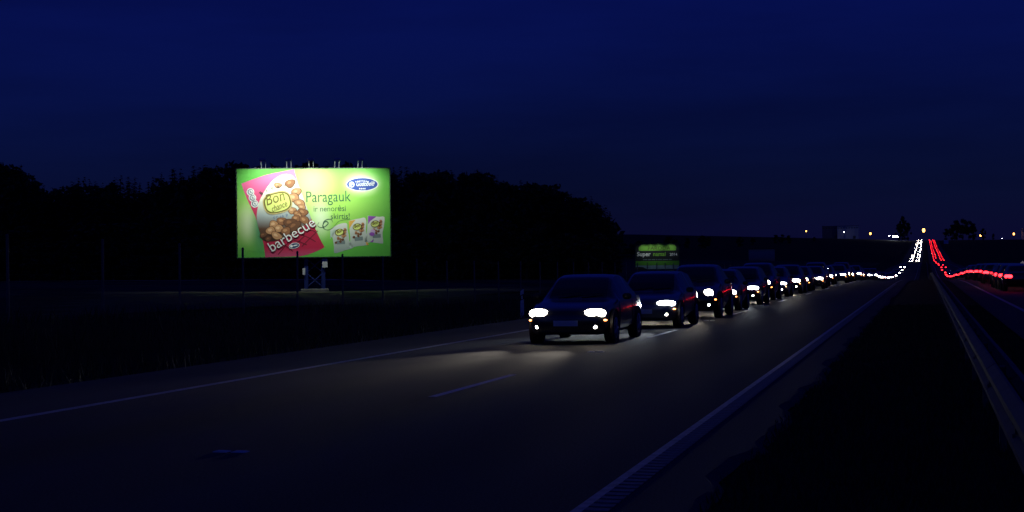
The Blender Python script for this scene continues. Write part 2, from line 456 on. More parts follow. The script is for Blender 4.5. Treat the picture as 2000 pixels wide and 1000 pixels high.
m_green = bpy.data.materials.new('board_green'); m_green.use_nodes = True
def green_board():
    t = m_green.node_tree; b = t.nodes['Principled BSDF']; N = t.nodes.new; L = t.links.new
    b.inputs['Roughness'].default_value = .6
    tc = N('ShaderNodeTexCoord')
    def blob(cx, cz, rx, rz):
        mp = N('ShaderNodeMapping'); mp.vector_type = 'POINT'
        mp.inputs['Location'].default_value = (-cx / rx, 0, -cz / rz); mp.inputs['Scale'].default_value = (1 / rx, 0, 1 / rz)
        ln = N('ShaderNodeVectorMath'); ln.operation = 'LENGTH'
        mr = N('ShaderNodeMapRange'); mr.interpolation_type = 'SMOOTHSTEP'; mr.inputs[1].default_value, mr.inputs[2].default_value = 1, 0
        L(tc.outputs['Object'], mp.inputs[0]); L(mp.outputs[0], ln.inputs[0]); L(ln.outputs['Value'], mr.inputs[0]); return mr.outputs[0]
    cur = None
    base = (.11, .50, .06, 1)
    col = None
    for (cx, cz, rx, rz, c) in ((0.8, .5, 5.2, 3.4, (.40, .74, .12)), (-.1, 1.6, 1.8, 2.6, (.66, .86, .28)), (-4.2, -.4, 1.7, 2.6, (.45, .72, .16)), (-4.0, -.6, .8, 1.6, (.72, .86, .5)), (.4, -.4, .9, 1.6, (.72, .88, .55)),
                                (2.95, 1.74, 1.45, .95, (.93, .93, .62)), (2.95, 1.74, 1.2, .62, (.95, .97, .9)), (-3.15, -.9, 1.0, 2.4, (.05, .22, .12))):
        mx = N('ShaderNodeMixRGB'); mx.inputs[2].default_value = c + (1,)
        if col is None: mx.inputs[1].default_value = base
        else: L(col, mx.inputs[1])
        L(blob(cx, cz, rx, rz), mx.inputs[0]); col = mx.outputs[0]
    L(col, b.inputs['Base Color'])
green_board()
m_dkgreen = mat('board_frame', (.012, .03, .02), .5)
m_steel = mat('dark_steel', (.05, .055, .06), .5, .5)
m_blue = mat('blue_painted_steel', (.005, .014, .11), .45, var=.2, scale=3)
pan = MB().box((0, 0, 0), (BW, .06, BH)).build('panel', m_green, BB, (0, 0, ZC))
fr = MB()
fr.box((0, .17, BH / 2 + .03), (BW + .14, .40, .06)).box((0, .17, -BH / 2 - .03), (BW + .14, .40, .06))
fr.box((-BW / 2 - .035, .17, 0), (.07, .40, BH)).box((BW / 2 + .035, .17, 0), (.07, .40, BH)).box((0, .36, 0), (BW, .02, BH))
fr.build('frame', m_dkgreen, BB, (0, 0, ZC))
# vertical seams of the printed sheets are recessed gaps covered by thin strips
def poly(name, pts, m, layer, parent=pan):
    """flat printed piece, layer n lies n*3 mm in front of the panel"""
    v = [(p[0], 0, p[1]) for p in pts]
    me = bpy.data.meshes.new(name)
    me.from_pydata(v, [], [tuple(range(len(v)))]); me.materials.append(m); me.update()
    return place(name, me, parent, (0, -.03 - .003 * layer, 0))
def ell(c, rx, rz, rot=0., n=24):
    return [(c[0] + rx * math.cos(2*math.pi*i/n) * math.cos(rot) - rz * math.sin(2*math.pi*i/n) * math.sin(rot),
             c[1] + rx * math.cos(2*math.pi*i/n) * math.sin(rot) + rz * math.sin(2*math.pi*i/n) * math.cos(rot)) for i in range(n)]
def print_mesh(name, items, mats, layer, parent=pan):
    """several flat printed shapes joined; items = (pts, material index, extra lift)"""
    v, f, mi = [], [], []
    for pts, k, lift in items:
        n = len(v); v += [(p[0], -lift, p[1]) for p in pts]; f.append(tuple(range(n, n + len(pts)))); mi.append(k)
    return place(name, mesh_data(name, v, f, mats, mi), parent, (0, -.03 - .003 * layer, 0))
def ribbon(pts, w):
    """outline of a brush line through pts with widths w"""
    Lh, Rh = [], []
    for i, p in enumerate(pts):
        a = pts[max(0, i - 1)]; b = pts[min(len(pts) - 1, i + 1)]
        dx, dz = b[0] - a[0], b[1] - a[1]; l = math.hypot(dx, dz) or 1
        ww = (w if not callable(w) else w(i / (len(pts) - 1))) / 2
        Lh.append((p[0] - dz / l * ww, p[1] + dx / l * ww)); Rh.append((p[0] + dz / l * ww, p[1] - dx / l * ww))
    return Lh, Rh
def ribbon_mesh(name, pts, w, m, layer, parent=pan):
    Lh, Rh = ribbon(pts, w); n = len(pts)
    v = [(p[0], 0, p[1]) for p in Lh + Rh]
    return place(name, mesh_data(name, v, [(i, i + 1, n + i + 1, n + i) for i in range(n - 1)], m), parent, (0, -.03 - .003 * layer, 0))
def spline(pts, n=10):
    out = []
    q = [pts[0]] + list(pts) + [pts[-1]]
    for i in range(1, len(q) - 2):
        for k in range(n):
            t = k / n; p0, p1, p2, p3 = q[i-1], q[i], q[i+1], q[i+2]
            out.append(tuple(.5 * (2*p1[j] + (p2[j]-p0[j])*t + (2*p0[j]-5*p1[j]+4*p2[j]-p3[j])*t*t + (3*p1[j]-p0[j]-3*p2[j]+p3[j])*t**3) for j in (0, 1)))
    out.append(tuple(pts[-1])); return out

z_hi = cA(600, 60)[1]; z_lo = cA(320, 960)[1]
m_bag = grad('bag_pink', [(0, srgb(205, 80, 120)), (.10, srgb(190, 30, 70)), (.32, srgb(175, 25, 60)), (.6, srgb(215, 60, 105)), (.85, srgb(240, 105, 160)), (1, srgb(245, 120, 175))], 2, z_lo, z_hi)
m_swoosh = grad('bag_cream', [(0, srgb(60, 35, 20)), (.18, srgb(95, 65, 45)), (.38, srgb(170, 180, 180)), (.6, srgb(235, 235, 215)), (1, srgb(250, 245, 220))], 2, cA(0, 800)[1], cA(0, 108)[1])
m_shadow = mat('bag_shadow_print', (.02, .10, .06), .6)
m_white = mat('print_white', (.86, .86, .84), .6)
m_dark = mat('print_dark', (.05, .05, .03), .6)
m_text = mat('print_slogan_green', srgb(45, 95, 70), .6)
m_crim = mat('print_crimson_line', srgb(110, 15, 40), .6)
bagp = (spline([cA(*p) for p in [(75, 210), (200, 162), (350, 112), (500, 80), (610, 56)]], 4)[:-1] + spline([cA(*p) for p in [(610, 56), (650, 200), (730, 420), (800, 600), (860, 740), (922, 858)]], 4)[:-1]
        + spline([cA(*p) for p in [(922, 858), (860, 890), (760, 930), (660, 955)]], 4)[:-1] + [cA(320, 962)] + spline([cA(*p) for p in [(318, 955), (290, 770), (215, 540), (130, 360), (75, 210)]], 4)[:-1])
bag = poly('snack_bag_print', bagp, m_bag, 1)
sw = spline([cA(*p) for p in [(530, 108), (470, 122), (400, 170), (340, 240), (290, 320), (255, 400), (235, 500), (232, 580), (250, 660), (275, 740), (300, 790), (400, 800), (520, 760), (650, 685), (760, 590), (782, 560), (730, 425), (692, 318), (655, 228), (625, 165), (590, 122), (530, 108)]], 4)
poly('white_swoosh', sw, m_swoosh, 2)
# nuts: dark rim, body, pale crown
nuts = [(445, 225, 33, 28, 0), (570, 205, 44, 42, 1), (632, 295, 46, 42, 0), (608, 352, 50, 48, 0), (668, 408, 48, 40, 0), (690, 448, 36, 28, 0), (700, 500, 46, 38, 1), (590, 482, 35, 36, 0), (640, 515, 34, 34, 1), (655, 545, 30, 34, 0),
        (715, 580, 46, 40, 1), (632, 565, 36, 38, 1), (485, 592, 44, 40, 1), (570, 610, 56, 46, 2), (612, 645, 62, 44, 2), (405, 628, 42, 42, 0), (455, 670, 44, 42, 0), (375, 692, 42, 44, 0), (530, 695, 44, 42, 1), (435, 742, 50, 38, 0), (350, 775, 26, 24, 2), (300, 735, 34, 26, 2), (690, 660, 24, 18, 2)]
nm = [mat('nut_dark', srgb(80, 45, 25), .6), mat('nut_tan', srgb(190, 138, 96), .6), mat('nut_brown', srgb(145, 95, 62), .6), mat('nut_deep', srgb(105, 66, 42), .6), mat('nut_light', srgb(222, 180, 138), .6)]
it = []
def nut(c, rx, rz, ro, ph, n=22):
    return [(c[0] + (q[0] - c[0]) * (1 + .09 * math.sin(3 * i_ * 6.283 / n + ph) + .06 * math.sin(2 * i_ * 6.283 / n + 2 * ph)), c[1] + (q[1] - c[1]) * (1 + .09 * math.sin(3 * i_ * 6.283 / n + ph)))
            for i_, q in enumerate(ell(c, rx, rz, ro, n))]
for i, (a, b, rx, rz, k) in enumerate(nuts):
    c = cA(a, b); s = .19 * M_PX; ro = random.uniform(-.6, .6); l = .0006 * i
    rx *= 1.12; rz *= .95; it.append((nut(c, rx * s * 1.10, rz * s * 1.10, ro, i), 0, l)); it.append((nut((c[0] - .01, c[1] + .012), rx * s * .96, rz * s * .94, ro, i), 1 + k, l + .0002))
    c2 = (c[0] - rx * s * .2, c[1] + rz * s * .22); it.append((nut(c2, rx * s * .42, rz * s * .36, ro, i + 2, 16), 4 if k == 0 else (1 if k == 1 else 2), l + .0004))
print_mesh('nuts_print', it, nm, 3)
# logo oval
m_oval = mat('logo_yellow', srgb(225, 235, 130), .6); m_olive = mat('logo_olive', srgb(105, 95, 35), .6); m_tan = mat('logo_tan', srgb(205, 185, 125), .6)
oc = cA(442, 402); us = .19 * M_PX
def supe(c, rx, rz, rot, n=40, e=2.8):
    o = []
    for i in range(n):
        t = 2 * math.pi * i / n; cx, sx_ = math.cos(t), math.sin(t)
        x = rx * abs(cx) ** (2 / e) * (1 if cx >= 0 else -1); z = rz * abs(sx_) ** (2 / e) * (1 if sx_ >= 0 else -1)
        o.append((c[0] + x * math.cos(rot) - z * math.sin(rot), c[1] + x * math.sin(rot) + z * math.cos(rot)))
    return o
print_mesh('logo_oval', [(supe(oc, 148*us, 112*us, R(14)), 2, 0), (supe(oc, 138*us, 102*us, R(14)), 1, .002), (supe(oc, 124*us, 90*us, R(14)), 0, .004)], [m_oval, m_olive, m_tan], 9)
def at(pt, layer): return (pt[0], -.03 - .003 * layer, pt[1])
text_mesh('lettering', 'Bon', 128*us*1.25, m_olive, pan, at(cA(328, 436), 12), R(17), .80, .22, .0)
text_mesh('lettering', 'chance', 74*us*1.25, m_olive, pan, at(cA(388, 502), 12), R(22), .66, .35, .004)
for ch, (a, b), ro in zip('Bread', [(278, 330), (332, 298), (382, 272), (440, 254), (500, 248)], (40, 28, 22, 14, 8)):
    text_mesh('lettering', ch, 46*us*1.2, m_dark, pan, at(cA(a, b), 12), R(ro), .9)
for ch, (a, b), ro in zip('crisp', [(400, 566), (432, 562), (470, 556), (492, 550), (530, 540)], (8, 10, 12, 14, 18)):
    text_mesh('lettering', ch, 40*us*1.2, mat('print_blue', srgb(70, 105, 170), .6), pan, at(cA(a, b), 12), R(ro), .9)
# cross-hatch grill lines and the flavour name
for (p, q) in [((450, 935), (560, 800)), ((560, 890), (720, 740)), ((690, 850), (850, 690)), ((600, 780), (740, 835)), ((690, 730), (830, 800)), ((770, 680), (830, 705)), ((480, 820), (600, 900))]:
    ribbon_mesh('grill_line', [cA(*p), cA((p[0]+q[0])/2+3, (p[1]+q[1])/2-4), cA(*q)], 9*us, m_crim, 3)
text_mesh('flavour_shadow', 'barbecue', 132*us*1.12, m_crim, pan, at(cA(388, 918), 11), R(31), .98, .0, .012)
text_mesh('flavour_lettering', 'barbecue', 132*us*1.12, m_white, pan, at(cA(382, 912), 13), R(31), .98)
sc_ = cA(612, 843)
m_navy = mat('emblem_blue', srgb(45, 75, 160), .6)
print_mesh('small_emblem', [(ell(sc_, 56*us, 30*us, R(12)), 1, 0), (ell(sc_, 50*us, 25*us, R(12)), 2, .002), (ell((sc_[0]-28*us, sc_[1]-4*us), 14*us, 13*us), 1, .004), (ell((sc_[0]+12*us, sc_[1]+3*us), 24*us, 6*us, R(12)), 1, .004)], [m_bag, m_white, mat('emblem_grey', srgb(60, 75, 110), .6)], 5)
# three pale swirl badges on the bag
for (a, b) in [(168, 295), (188, 355), (212, 415)]:
    c = cA(a, b)
    print_mesh('swirl_badge', [(ell(c, 38*us, 40*us), 0, 0), (ell(c, 29*us, 29*us), 1, .002), (ell((c[0]+3*us, c[1]+1*us), 21*us, 21*us), 0, .004), (ell((c[0]+5*us, c[1]+3*us), 12*us, 12*us), 1, .006), (ell((c[0]+14*us, c[1]+8*us), 12*us, 7*us), 0, .008)], [m_white, mat('badge_teal', srgb(110, 120, 135), .6)], 3)
# slogan and flourish
vs = .19 * M_PX
text_mesh('slogan_lettering', 'Paragauk', 118*vs*1.36, m_text, pan, at(cB(68, 395), 2), R(.8), .80)
text_mesh('slogan_lettering', 'ir nenorėsi', 62*vs*1.34, m_text, pan, at(cB(148, 492), 2), R(.8), .90)
text_mesh('slogan_lettering', 'skirtis!', 62*vs*1.34, m_text, pan, at(cB(325, 568), 2), R(.8), .90)
fl = spline([cB(*p) for p in [(208, 602), (195, 620), (200, 645), (235, 655), (275, 640), (300, 610), (282, 592), (258, 605), (245, 640), (262, 670), (300, 680), (345, 660), (380, 620), (410, 590), (460, 575), (520, 570)]], 8)
ribbon_mesh('flourish', fl, lambda t: vs * (3 + 7 * math.sin(math.pi * min(1, t * 1.25)) ** 2), m_text, 3)
fl = spline([cB(*p) for p in [(345, 600), (335, 575), (300, 570), (262, 588), (246, 625), (262, 660)]], 8)
ribbon_mesh('flourish', fl, lambda t: vs * (2 + 6 * math.sin(math.pi * t)), m_text, 4)
# company emblem, top right
gc = cB(648, 207)
print_mesh('oval_emblem', [(ell(gc, 168*vs, 72*vs), 1, 0), (ell(gc, 158*vs, 64*vs), 0, .002), (ell((gc[0]-108*vs, gc[1]-2*vs), 29*vs, 30*vs), 1, .004), (ell((gc[0]-103*vs, gc[1]-9*vs), 10*vs, 9*vs), 0, .006)], [m_navy, m_white], 1)
text_mesh('emblem_lettering', 'Gudobelė', 54*vs*1.3, m_white, pan, at(cB(582, 226), 5), R(1), .66, .40, .004)
print_mesh('emblem_small_marks', [(ell(cB(583 + k * 21, 172 + (k - 3) ** 2 * 1.0), 6*vs, 7*vs, 0, 8), 0, 0) for k in range(7)] + [(ell(cB(622 + k * 18, 252), 6*vs, 8*vs, 0, 8), 0, 0) for k in range(4)], [m_white], 5)
# three small bags
m_sil = grad('small_bag_silver', [(0, srgb(150, 165, 160)), (.35, srgb(185, 195, 185)), (1, srgb(225, 225, 215))], 2, cC(0, 940)[1], cC(0, 150)[1])
ws = 125 / 1389 * M_PX
small = [([(60, 445), (180, 350), (280, 300), (420, 290), (440, 420), (470, 560), (490, 700), (570, 810), (500, 845), (340, 890), (160, 940), (150, 800), (115, 600), (60, 445)], (265, 485), 'silver', srgb(185, 205, 190)),
         ([(465, 235), (600, 200), (720, 180), (810, 165), (850, 250), (840, 420), (860, 600), (890, 740), (860, 765), (700, 780), (490, 800), (500, 640), (485, 420), (465, 235)], (650, 365), 'orange', srgb(225, 170, 80)),
         ([(880, 120), (1000, 130), (1130, 145), (1240, 150), (1230, 350), (1200, 500), (1215, 700), (1180, 725), (1000, 705), (815, 690), (845, 560), (870, 380), (880, 120)], (1040, 300), 'purple', srgb(150, 80, 180))]
for pts, lc, nmz, colr in small:
    pp = spline([cC(*p) for p in pts], 3)
    sbg = poly('small_bag_print', pp, m_sil, 1)
    ma = mat('small_bag_' + nmz, colr, .6)
    x0, y0 = pts[0]; c = cC(*lc)
    tri = [cC(x0 + 6, y0 + 4), cC(x0 + 190 if nmz == 'purple' else x0 + 150, y0 + 15 if nmz == 'purple' else y0 - 25), cC(lc[0] - 110, lc[1] - 60), cC(x0 + 6, y0 + 190)]
    its = [(tri, 0, 0), ([cC(pts[8][0] - 10, pts[8][1] - 4), cC(pts[8][0] + (45 if nmz != 'purple' else -70), pts[8][1] - 12), cC(pts[8][0] + 10, pts[8][1] - 75), cC(pts[8][0] - 20, pts[8][1] - 60)][::-1], 0, 0)]
    for i in range(15):
        t = i / 14; a = lc[0] + 120 - 30 * t + 18 * math.sin(i * 2.4); b = lc[1] - 70 + 330 * t
        if t > .55: a = lc[0] + 90 - (t - .55) * 330 + 25 * math.sin(i * 3.1); b = lc[1] + 130 + 55 * math.sin(i * 1.9) + (t - .55) * 90
        its.append((ell(cC(a, b), 30*ws, 26*ws, .5 * i, 14), 1 + i % 3, .001 + .0003 * i))
    its += [(ell(c, 98*ws, 76*ws, R(14)), 4, .007), (ell(c, 82*ws, 60*ws, R(14)), 5, .009)]
    if nmz == 'purple': its += [(ell(cC(990, 460), 50*ws, 45*ws), 6, .007), (ell(cC(970, 520), 60*ws, 40*ws), 0, .008)]
    its.append(([cC(lc[0] - 60, pts[8][1] - 175), cC(lc[0] + 120, pts[8][1] - 190), cC(lc[0] + 125, pts[8][1] - 110), cC(lc[0] - 50, pts[8][1] - 95)], 7, .001))
    print_mesh('small_bag_art', its, [ma, nm[1], nm[2], nm[3], m_olive, m_oval, mat('small_lilac', srgb(205, 175, 215), .6), mat('small_grey', srgb(120, 135, 135), .6)], 2, pan)
    text_mesh('lettering', 'Bon', 80*ws*1.25, m_olive, pan, at((c[0] - 62*ws, c[1] - 22*ws), 7), R(14), .8, .25, .008)

# lattice tower, boxes, lamp arms
tw = MB()
hw = .62; zt = ZC - BH / 2
for sx in (-1, 1):
    for sy in (0, 1): tw.box((sx * (hw - .1), .25 + sy * .8, zt / 2 - .1), (.23, .20, zt + .2 - .06))
tw.build('tower_column', m_blue, BB)
br = MB()
for zz0 in (0.25, 1.15):
    for y in (.25, 1.05):
        br.tube((-hw + .1, y, zz0), (hw - .1, y, zz0 + .9), .035).tube((hw - .1, y, zz0), (-hw + .1, y, zz0 + .9), .035)
    br.tube((-hw, .25, zz0 + .9), (-hw, 1.05, zz0 + .05), .03).tube((hw, .25, zz0 + .9), (hw, 1.05, zz0 + .05), .03)
br.build('bracing', m_blue, BB)
MB().box((0, .65, -.05), (1.7, 1.5, .45), bev=.03).build('footing', mat('concrete', (.10, .10, .095), .9, var=.25, scale=3, bump=.4), BB)
MB().box((-.66, .12, 1.25), (.16, .12, .42), bev=.01).build('switch_box', mat('grey_box', (.45, .46, .47), .5), BB)
MB().box((.62, .12, 1.75), (.32, .14, .55), bev=.01).build('switch_box', MATS['grey_box'], BB)
for k in range(9):
    x = -BW / 2 + .5 + k * (BW - 1) / 8
    MB().box((x, .42, 0), (.09, .12, BH - .1)).build('back_stud', m_steel, BB, (0, 0, ZC))
m_lampglass = emit('floodlight_glass', (.85, .95, 1.0), 14)
for px in (513, 562, 605, 655, 700):
    x = bl(px, 415)[0]; zt2 = ZC + BH / 2 + .06
    a = MB()
    for dx in (-.13, .13):
        a.tube((x + dx, .15, zt2 - .02), (x + dx, -.25, zt2 + .34), .022).tube((x + dx, -.25, zt2 + .34), (x + dx, -1.95, zt2 + .36), .022)
    arm = a.build('lamp_arm', mat('bright_galvanised', (.55, .57, .6), .45, .2), BB)
    hd = empty('tmp', (0, 0, 0)); bpy.data.objects.remove(hd)
    v = []
    for z, w, d in ((0, .20, .13), (.07, .18, .11), (.11, .08, .05)):
        v += [(-w, -d, z), (w, -d, z), (w, d, z), (-w, d, z)]
    f = [(8, 9, 10, 11)] + [(r*4+i, r*4+(i+1) % 4, r*4+4+(i+1) % 4, r*4+4+i) for r in range(2) for i in range(4)]
    head = place('lamp_head', mesh_data('lamp_head', v, f, MATS['bright_galvanised']), BB, (x, -2.02, zt2 + .34), (R(32), 0, 0))
    place('lamp_glass', mesh_data('lamp_glass', [(-.18, -.11, -.004), (-.18, .11, -.004), (.18, .11, -.004), (.18, -.11, -.004)], [(0, 1, 2, 3)], m_lampglass), head)
    ld = bpy.data.lights.new('floodlight', 'SPOT'); ld.energy = 360; ld.spot_size = R(124); ld.spot_blend = .6; ld.shadow_soft_size = .12; ld.color = (.90, 1.0, .86)
    lo = bpy.data.objects.new('floodlight', ld); COL.objects.link(lo); lo.parent = BB
    lo.location = (x, -2.0, zt2 + .30)
    lo.rotation_euler = Vector((0, 2.0, -2.7)).to_track_quat('-Z', 'Y').to_euler()

# ---- second board farther along, dimly lit
B2 = empty('billboard', (-35.03, 208.0, gz(-35.03, 208.0)), math.atan2(35, 208))
tag(B2, 'dim green and black exhibition billboard on two poles at the forest end', 'billboard')
z2 = 2.78 - B2.location.z; w2, h2 = 84 * 210 / 3030, 50 * 210 / 3030
k2 = 210 / 3030 * 100 / 1429
def b2(a, b): return ((a - 700) * k2, -(b - 500) * k2)
p2 = MB().box((0, 0, 0), (w2, .06, h2)).build('panel', mat('board_black', (.012, .016, .018), .6), B2, (0, 0, z2))
def poly2(name, pts, m, layer):
    return poly(name, [b2(*p) for p in pts], m, layer, p2)
m_g2 = mat('exhibition_green', (.20, .48, .05), .6, var=.15, scale=1); m_g3 = mat('exhibition_leaf', (.10, .36, .03), .6); m_gy = mat('exhibition_grey', (.22, .34, .38), .6, var=.2, scale=2)
poly2('green_header', [(185, 335), (185, 250), (250, 170), (400, 150), (1080, 150), (1190, 190), (1230, 250), (1215, 335)], m_g2, 1)
poly2('green_band', [(95, 625), (1305, 625), (1305, 745), (95, 745)], m_g3, 1)
poly2('grey_band', [(95, 747), (1305, 747), (1305, 850), (400, 850), (300, 790), (95, 790)], m_gy, 1)
text_mesh('lettering', 'PARODA', 150*k2, mat('exhibition_ink', (.08, .10, .02), .6), p2, at(b2(430, 320), 2), 0, 1.05)
text_mesh('lettering', 'Super', 165*k2, m_white, p2, at(b2(135, 485), 2), 0, .98, 0, .02)
text_mesh('lettering', 'namai', 165*k2, m_g2, p2, at(b2(580, 485), 2), 0, .92, 0, .02)
text_mesh('lettering', '2014', 105*k2, m_white, p2, at(b2(1045, 482), 2), 0, 1.0, 0, .01)
for i, (a, b) in enumerate([(300, 420), (440, 525), (545, 640), (660, 700), (720, 830), (850, 1000), (1015, 1100)]):
    poly2('fine_print', [(a, 573), (b, 573), (b, 597), (a, 597)], MATS['small_grey'], 1)
f2 = MB().box((0, .1, h2/2+.04), (w2+.1, .25, .08)).box((0, .1, -h2/2-.04), (w2+.1, .25, .08)).box((-w2/2-.03, .1, 0), (.06, .25, h2)).box((w2/2+.03, .1, 0), (.06, .25, h2))
f2.build('frame', m_dkgreen, B2, (0, 0, z2))
for x in (-.35, .35): MB().box((x, .25, (z2 - h2/2) / 2 - .1), (.18, .2, z2 - h2/2 + .1)).build('pole', m_steel, B2)
for x in (-1.9, -.9, .2, 1.9):
    MB().tube((x, 0, z2 + h2/2 + .05), (x, -.9, z2 + h2/2 + .3), .03).build('lamp_arm', m_steel, B2)
    MB().box((x, -.95, z2 + h2/2 + .3), (.4, .22, .12), bev=.02).build('lamp_head', m_steel, B2)
    ld = bpy.data.lights.new('floodlight', 'SPOT'); ld.energy = 34; ld.spot_size = R(120); ld.spot_blend = .9; ld.shadow_soft_size = .1; ld.color = (.85, 1, .9)
    lo = bpy.data.objects.new('floodlight', ld); COL.objects.link(lo); lo.parent = B2; lo.location = (x, -.95, z2 + h2/2 + .2)
    lo.rotation_euler = Vector((0, .95, -2.6)).to_track_quat('-Z', 'Y').to_euler()

# ---- third board, unlit
B3 = empty('billboard', (-23.4, 231.7, gz(-23.4, 231.7)), math.atan2(23, 231))
tag(B3, 'small unlit bluish board on poles, behind and right of the exhibition billboard', 'billboard')
z3 = 2.85 - B3.location.z; w3, h3 = 50 * 230 / 3030, 23 * 230 / 3030
p3 = MB().box((0, 0, 0), (w3, .08, h3)).build('panel', grad('unlit_board', [(0, (.18, .14, .14)), (.35, (.10, .16, .30)), (.75, (.12, .22, .36)), (1, (.14, .24, .24))], 2, -h3/2, h3/2), B3, (0, 0, z3))
MB().box((0, .05, h3/2+.03), (w3+.08, .14, .06)).box((0, .05, -h3/2-.03), (w3+.08, .14, .06)).box((-w3/2-.03, .05, 0), (.06, .14, h3)).box((w3/2+.03, .05, 0), (.06, .14, h3)).build('frame', m_steel, B3, (0, 0, z3))
for x in (-1.1, 1.1): MB().box((x, .15, (z3 - h3/2) / 2 - .1), (.12, .12, z3 - h3/2 + .2)).build('pole', m_steel, B3)

# ================================================================== traffic: cars standing in the lanes with their lamps lit
m_tyre = mat('tyre_rubber', (.015, .015, .015), .85)
m_rim = mat('alloy_rim', (.45, .46, .48), .3, .9)
m_glass = mat('car_glass', (.006, .008, .010), .04, spec=.8)
m_trim = mat('car_trim', (.015, .015, .016), .55)
m_plate = mat('plate_white', (.75, .75, .75), .4)
m_warm = emit('headlight_halogen', (1.0, .90, .74), 24)
m_warm_far = emit('headlight_halogen_far', (1.0, .90, .74), 70)  # same headlights, emission raised so the tiny distant lenses still show
m_cool = emit('headlight_xenon', (.80, .90, 1.0), 24)
m_amber = emit('marker_amber', (1.0, .30, .06), 9)
m_tail = emit('tail_light_red', (1.0, .012, .018), 14, (.3, .01, .01))
PAINT = [mat('paint_black', (.008, .008, .009), .25, coat=1), mat('paint_navy', (.008, .012, .035), .28, coat=1), mat('paint_graphite', (.03, .032, .035), .28, .3, coat=1),
         mat('paint_dark_red', (.06, .006, .006), .28, coat=1), mat('paint_silver', (.16, .165, .17), .3, .6, coat=1), mat('paint_dark_green', (.006, .02, .014), .28, coat=1)]
PNAME = ['black', 'navy', 'graphite', 'dark red', 'silver', 'dark green']

CARS = {
 'saloon': dict(y=[0, .04, .22, .7, 1.15, 1.5, 1.95, 2.4, 2.9, 3.4, 3.75, 4.05, 4.30, 4.42, 4.45], zt=[.58, .68, .76, .86, .94, 1.17, 1.39, 1.45, 1.44, 1.37, 1.20, 1.04, 1.01, .93, .78], rear=(3.45, 4.0)),
 'estate': dict(y=[0, .04, .22, .7, 1.15, 1.5, 1.95, 2.4, 2.9, 3.4, 3.85, 4.15, 4.34, 4.43, 4.45], zt=[.58, .68, .77, .87, .95, 1.19, 1.41, 1.47, 1.47, 1.45, 1.40, 1.33, 1.12, .95, .80], rear=(4.12, 4.36)),
 'hatchback': dict(y=[0, .04, .20, .6, 1.0, 1.35, 1.75, 2.2, 2.7, 3.2, 3.5, 3.75, 3.92, 4.02, 4.05], zt=[.60, .70, .80, .90, .98, 1.22, 1.43, 1.49, 1.48, 1.43, 1.36, 1.22, 1.05, .95, .80], rear=(3.52, 3.9)),
}
def car_meshes(kind):
    c = CARS[kind]; y = np.array(c['y']); Lc = y[-1]; k = y / Lc
    zt = np.array(c['zt'])
    zb = np.minimum(np.interp(k, [0, .01, .06, .16, .27, .45, .75, .93, .985, 1], [.54, .62, .70, .80, .88, .92, .95, .95, .88, .74]), zt - .03)
    wb = np.interp(k, [0, .01, .05, .16, .27, .5, .75, .9, .97, 1], [.60, .70, .80, .855, .875, .89, .885, .86, .80, .74])
    wt = np.interp(k, [0, .01, .05, .16, .26, .34, .44, .6, .78, .9, 1], [.48, .57, .66, .69, .70, .67, .61, .60, .60, .63, .58])
    z0 = np.interp(k, [0, .02, .06, .5, .95, 1], [.30, .22, .19, .19, .24, .36])
    yy = np.unique(np.concatenate([np.linspace(0, Lc, 64), y]))
    H = lambda a: hermite(y, a, yy)
    ZT, ZB, WB, WT, Z0 = map(H, (zt, zb, wb, wt, z0))
    secs = []
    for i in range(len(yy)):
        a, b, w, t, z = ZT[i], ZB[i], WB[i], WT[i], Z0[i]
        tx = min(t, w - .02)
        pts = [(0, z), (w * .80, z), (w * .95, z + .05), (w * .995, z + (b - z) * .35), (w * 1.005, z + (b - z) * .62), (w * .985, b - (b - z) * .10), (w * .96, b),
               (w * .96 + (tx - w * .96) * .5, b + (a - .045 - b) * .52 if a - b > .1 else b + (a - b) * .35), (tx, max(b + .004, a - .045) if a - b > .1 else b + (a - b) * .7),
               (tx * .90, a - .016 if a - b > .1 else a - .010), (tx * .6, a - .004), (0, a)]
        secs.append(pts)
    secs = np.array(secs); ns, npnt = secs.shape[:2]
    full = np.concatenate([secs, np.stack([-secs[:, -2:0:-1, 0], secs[:, -2:0:-1, 1]], -1)], 1); nf = full.shape[1]
    V = [(full[i, j, 0], yy[i], full[i, j, 1]) for i in range(ns) for j in range(nf)]
    parts = {'body': [], 'windscreen': [], 'side_window_a': [], 'side_window_b': [], 'side_window_c': [], 'side_window_d': [], 'rear_window': []}
    ws = (1.17 if kind != 'hatchback' else 1.02, 1.93 if kind != 'hatchback' else 1.73); rw = c['rear']
    pil = ws[1] + .58
    for i in range(ns - 1):
        ym = (yy[i] + yy[i + 1]) / 2
        for j in range(nf):
            j2 = (j + 1) % nf
            q = (i * nf + j, i * nf + j2, (i + 1) * nf + j2, (i + 1) * nf + j)
            jj = j if j < npnt - 1 else nf - 1 - j          # mirrored segment index
            tgt = 'body'
            if jj in (6, 7) and ws[0] + .38 < ym < rw[0] + .12 and abs(ym - pil - .35) > .055:
                tgt = ('side_window_a' if ym < pil + .35 else 'side_window_b') if j < npnt - 1 else ('side_window_c' if ym < pil + .35 else 'side_window_d')
            elif jj in (9, 10) and ws[0] < ym < ws[1]: tgt = 'windscreen'
            elif jj in (9, 10) and rw[0] < ym < rw[1]: tgt = 'rear_window'
            parts[tgt].append(q)
    parts['body'] += [tuple(range(nf - 1, -1, -1)), tuple((ns - 1) * nf + q for q in range(nf))]
    out = {}
    for k_, fs in parts.items():
        used = sorted({i for f in fs for i in f}); mp = {u: n for n, u in enumerate(used)}
        out[k_] = ([V[u] for u in used], [tuple(mp[i] for i in f) for f in fs])
    return out, Lc
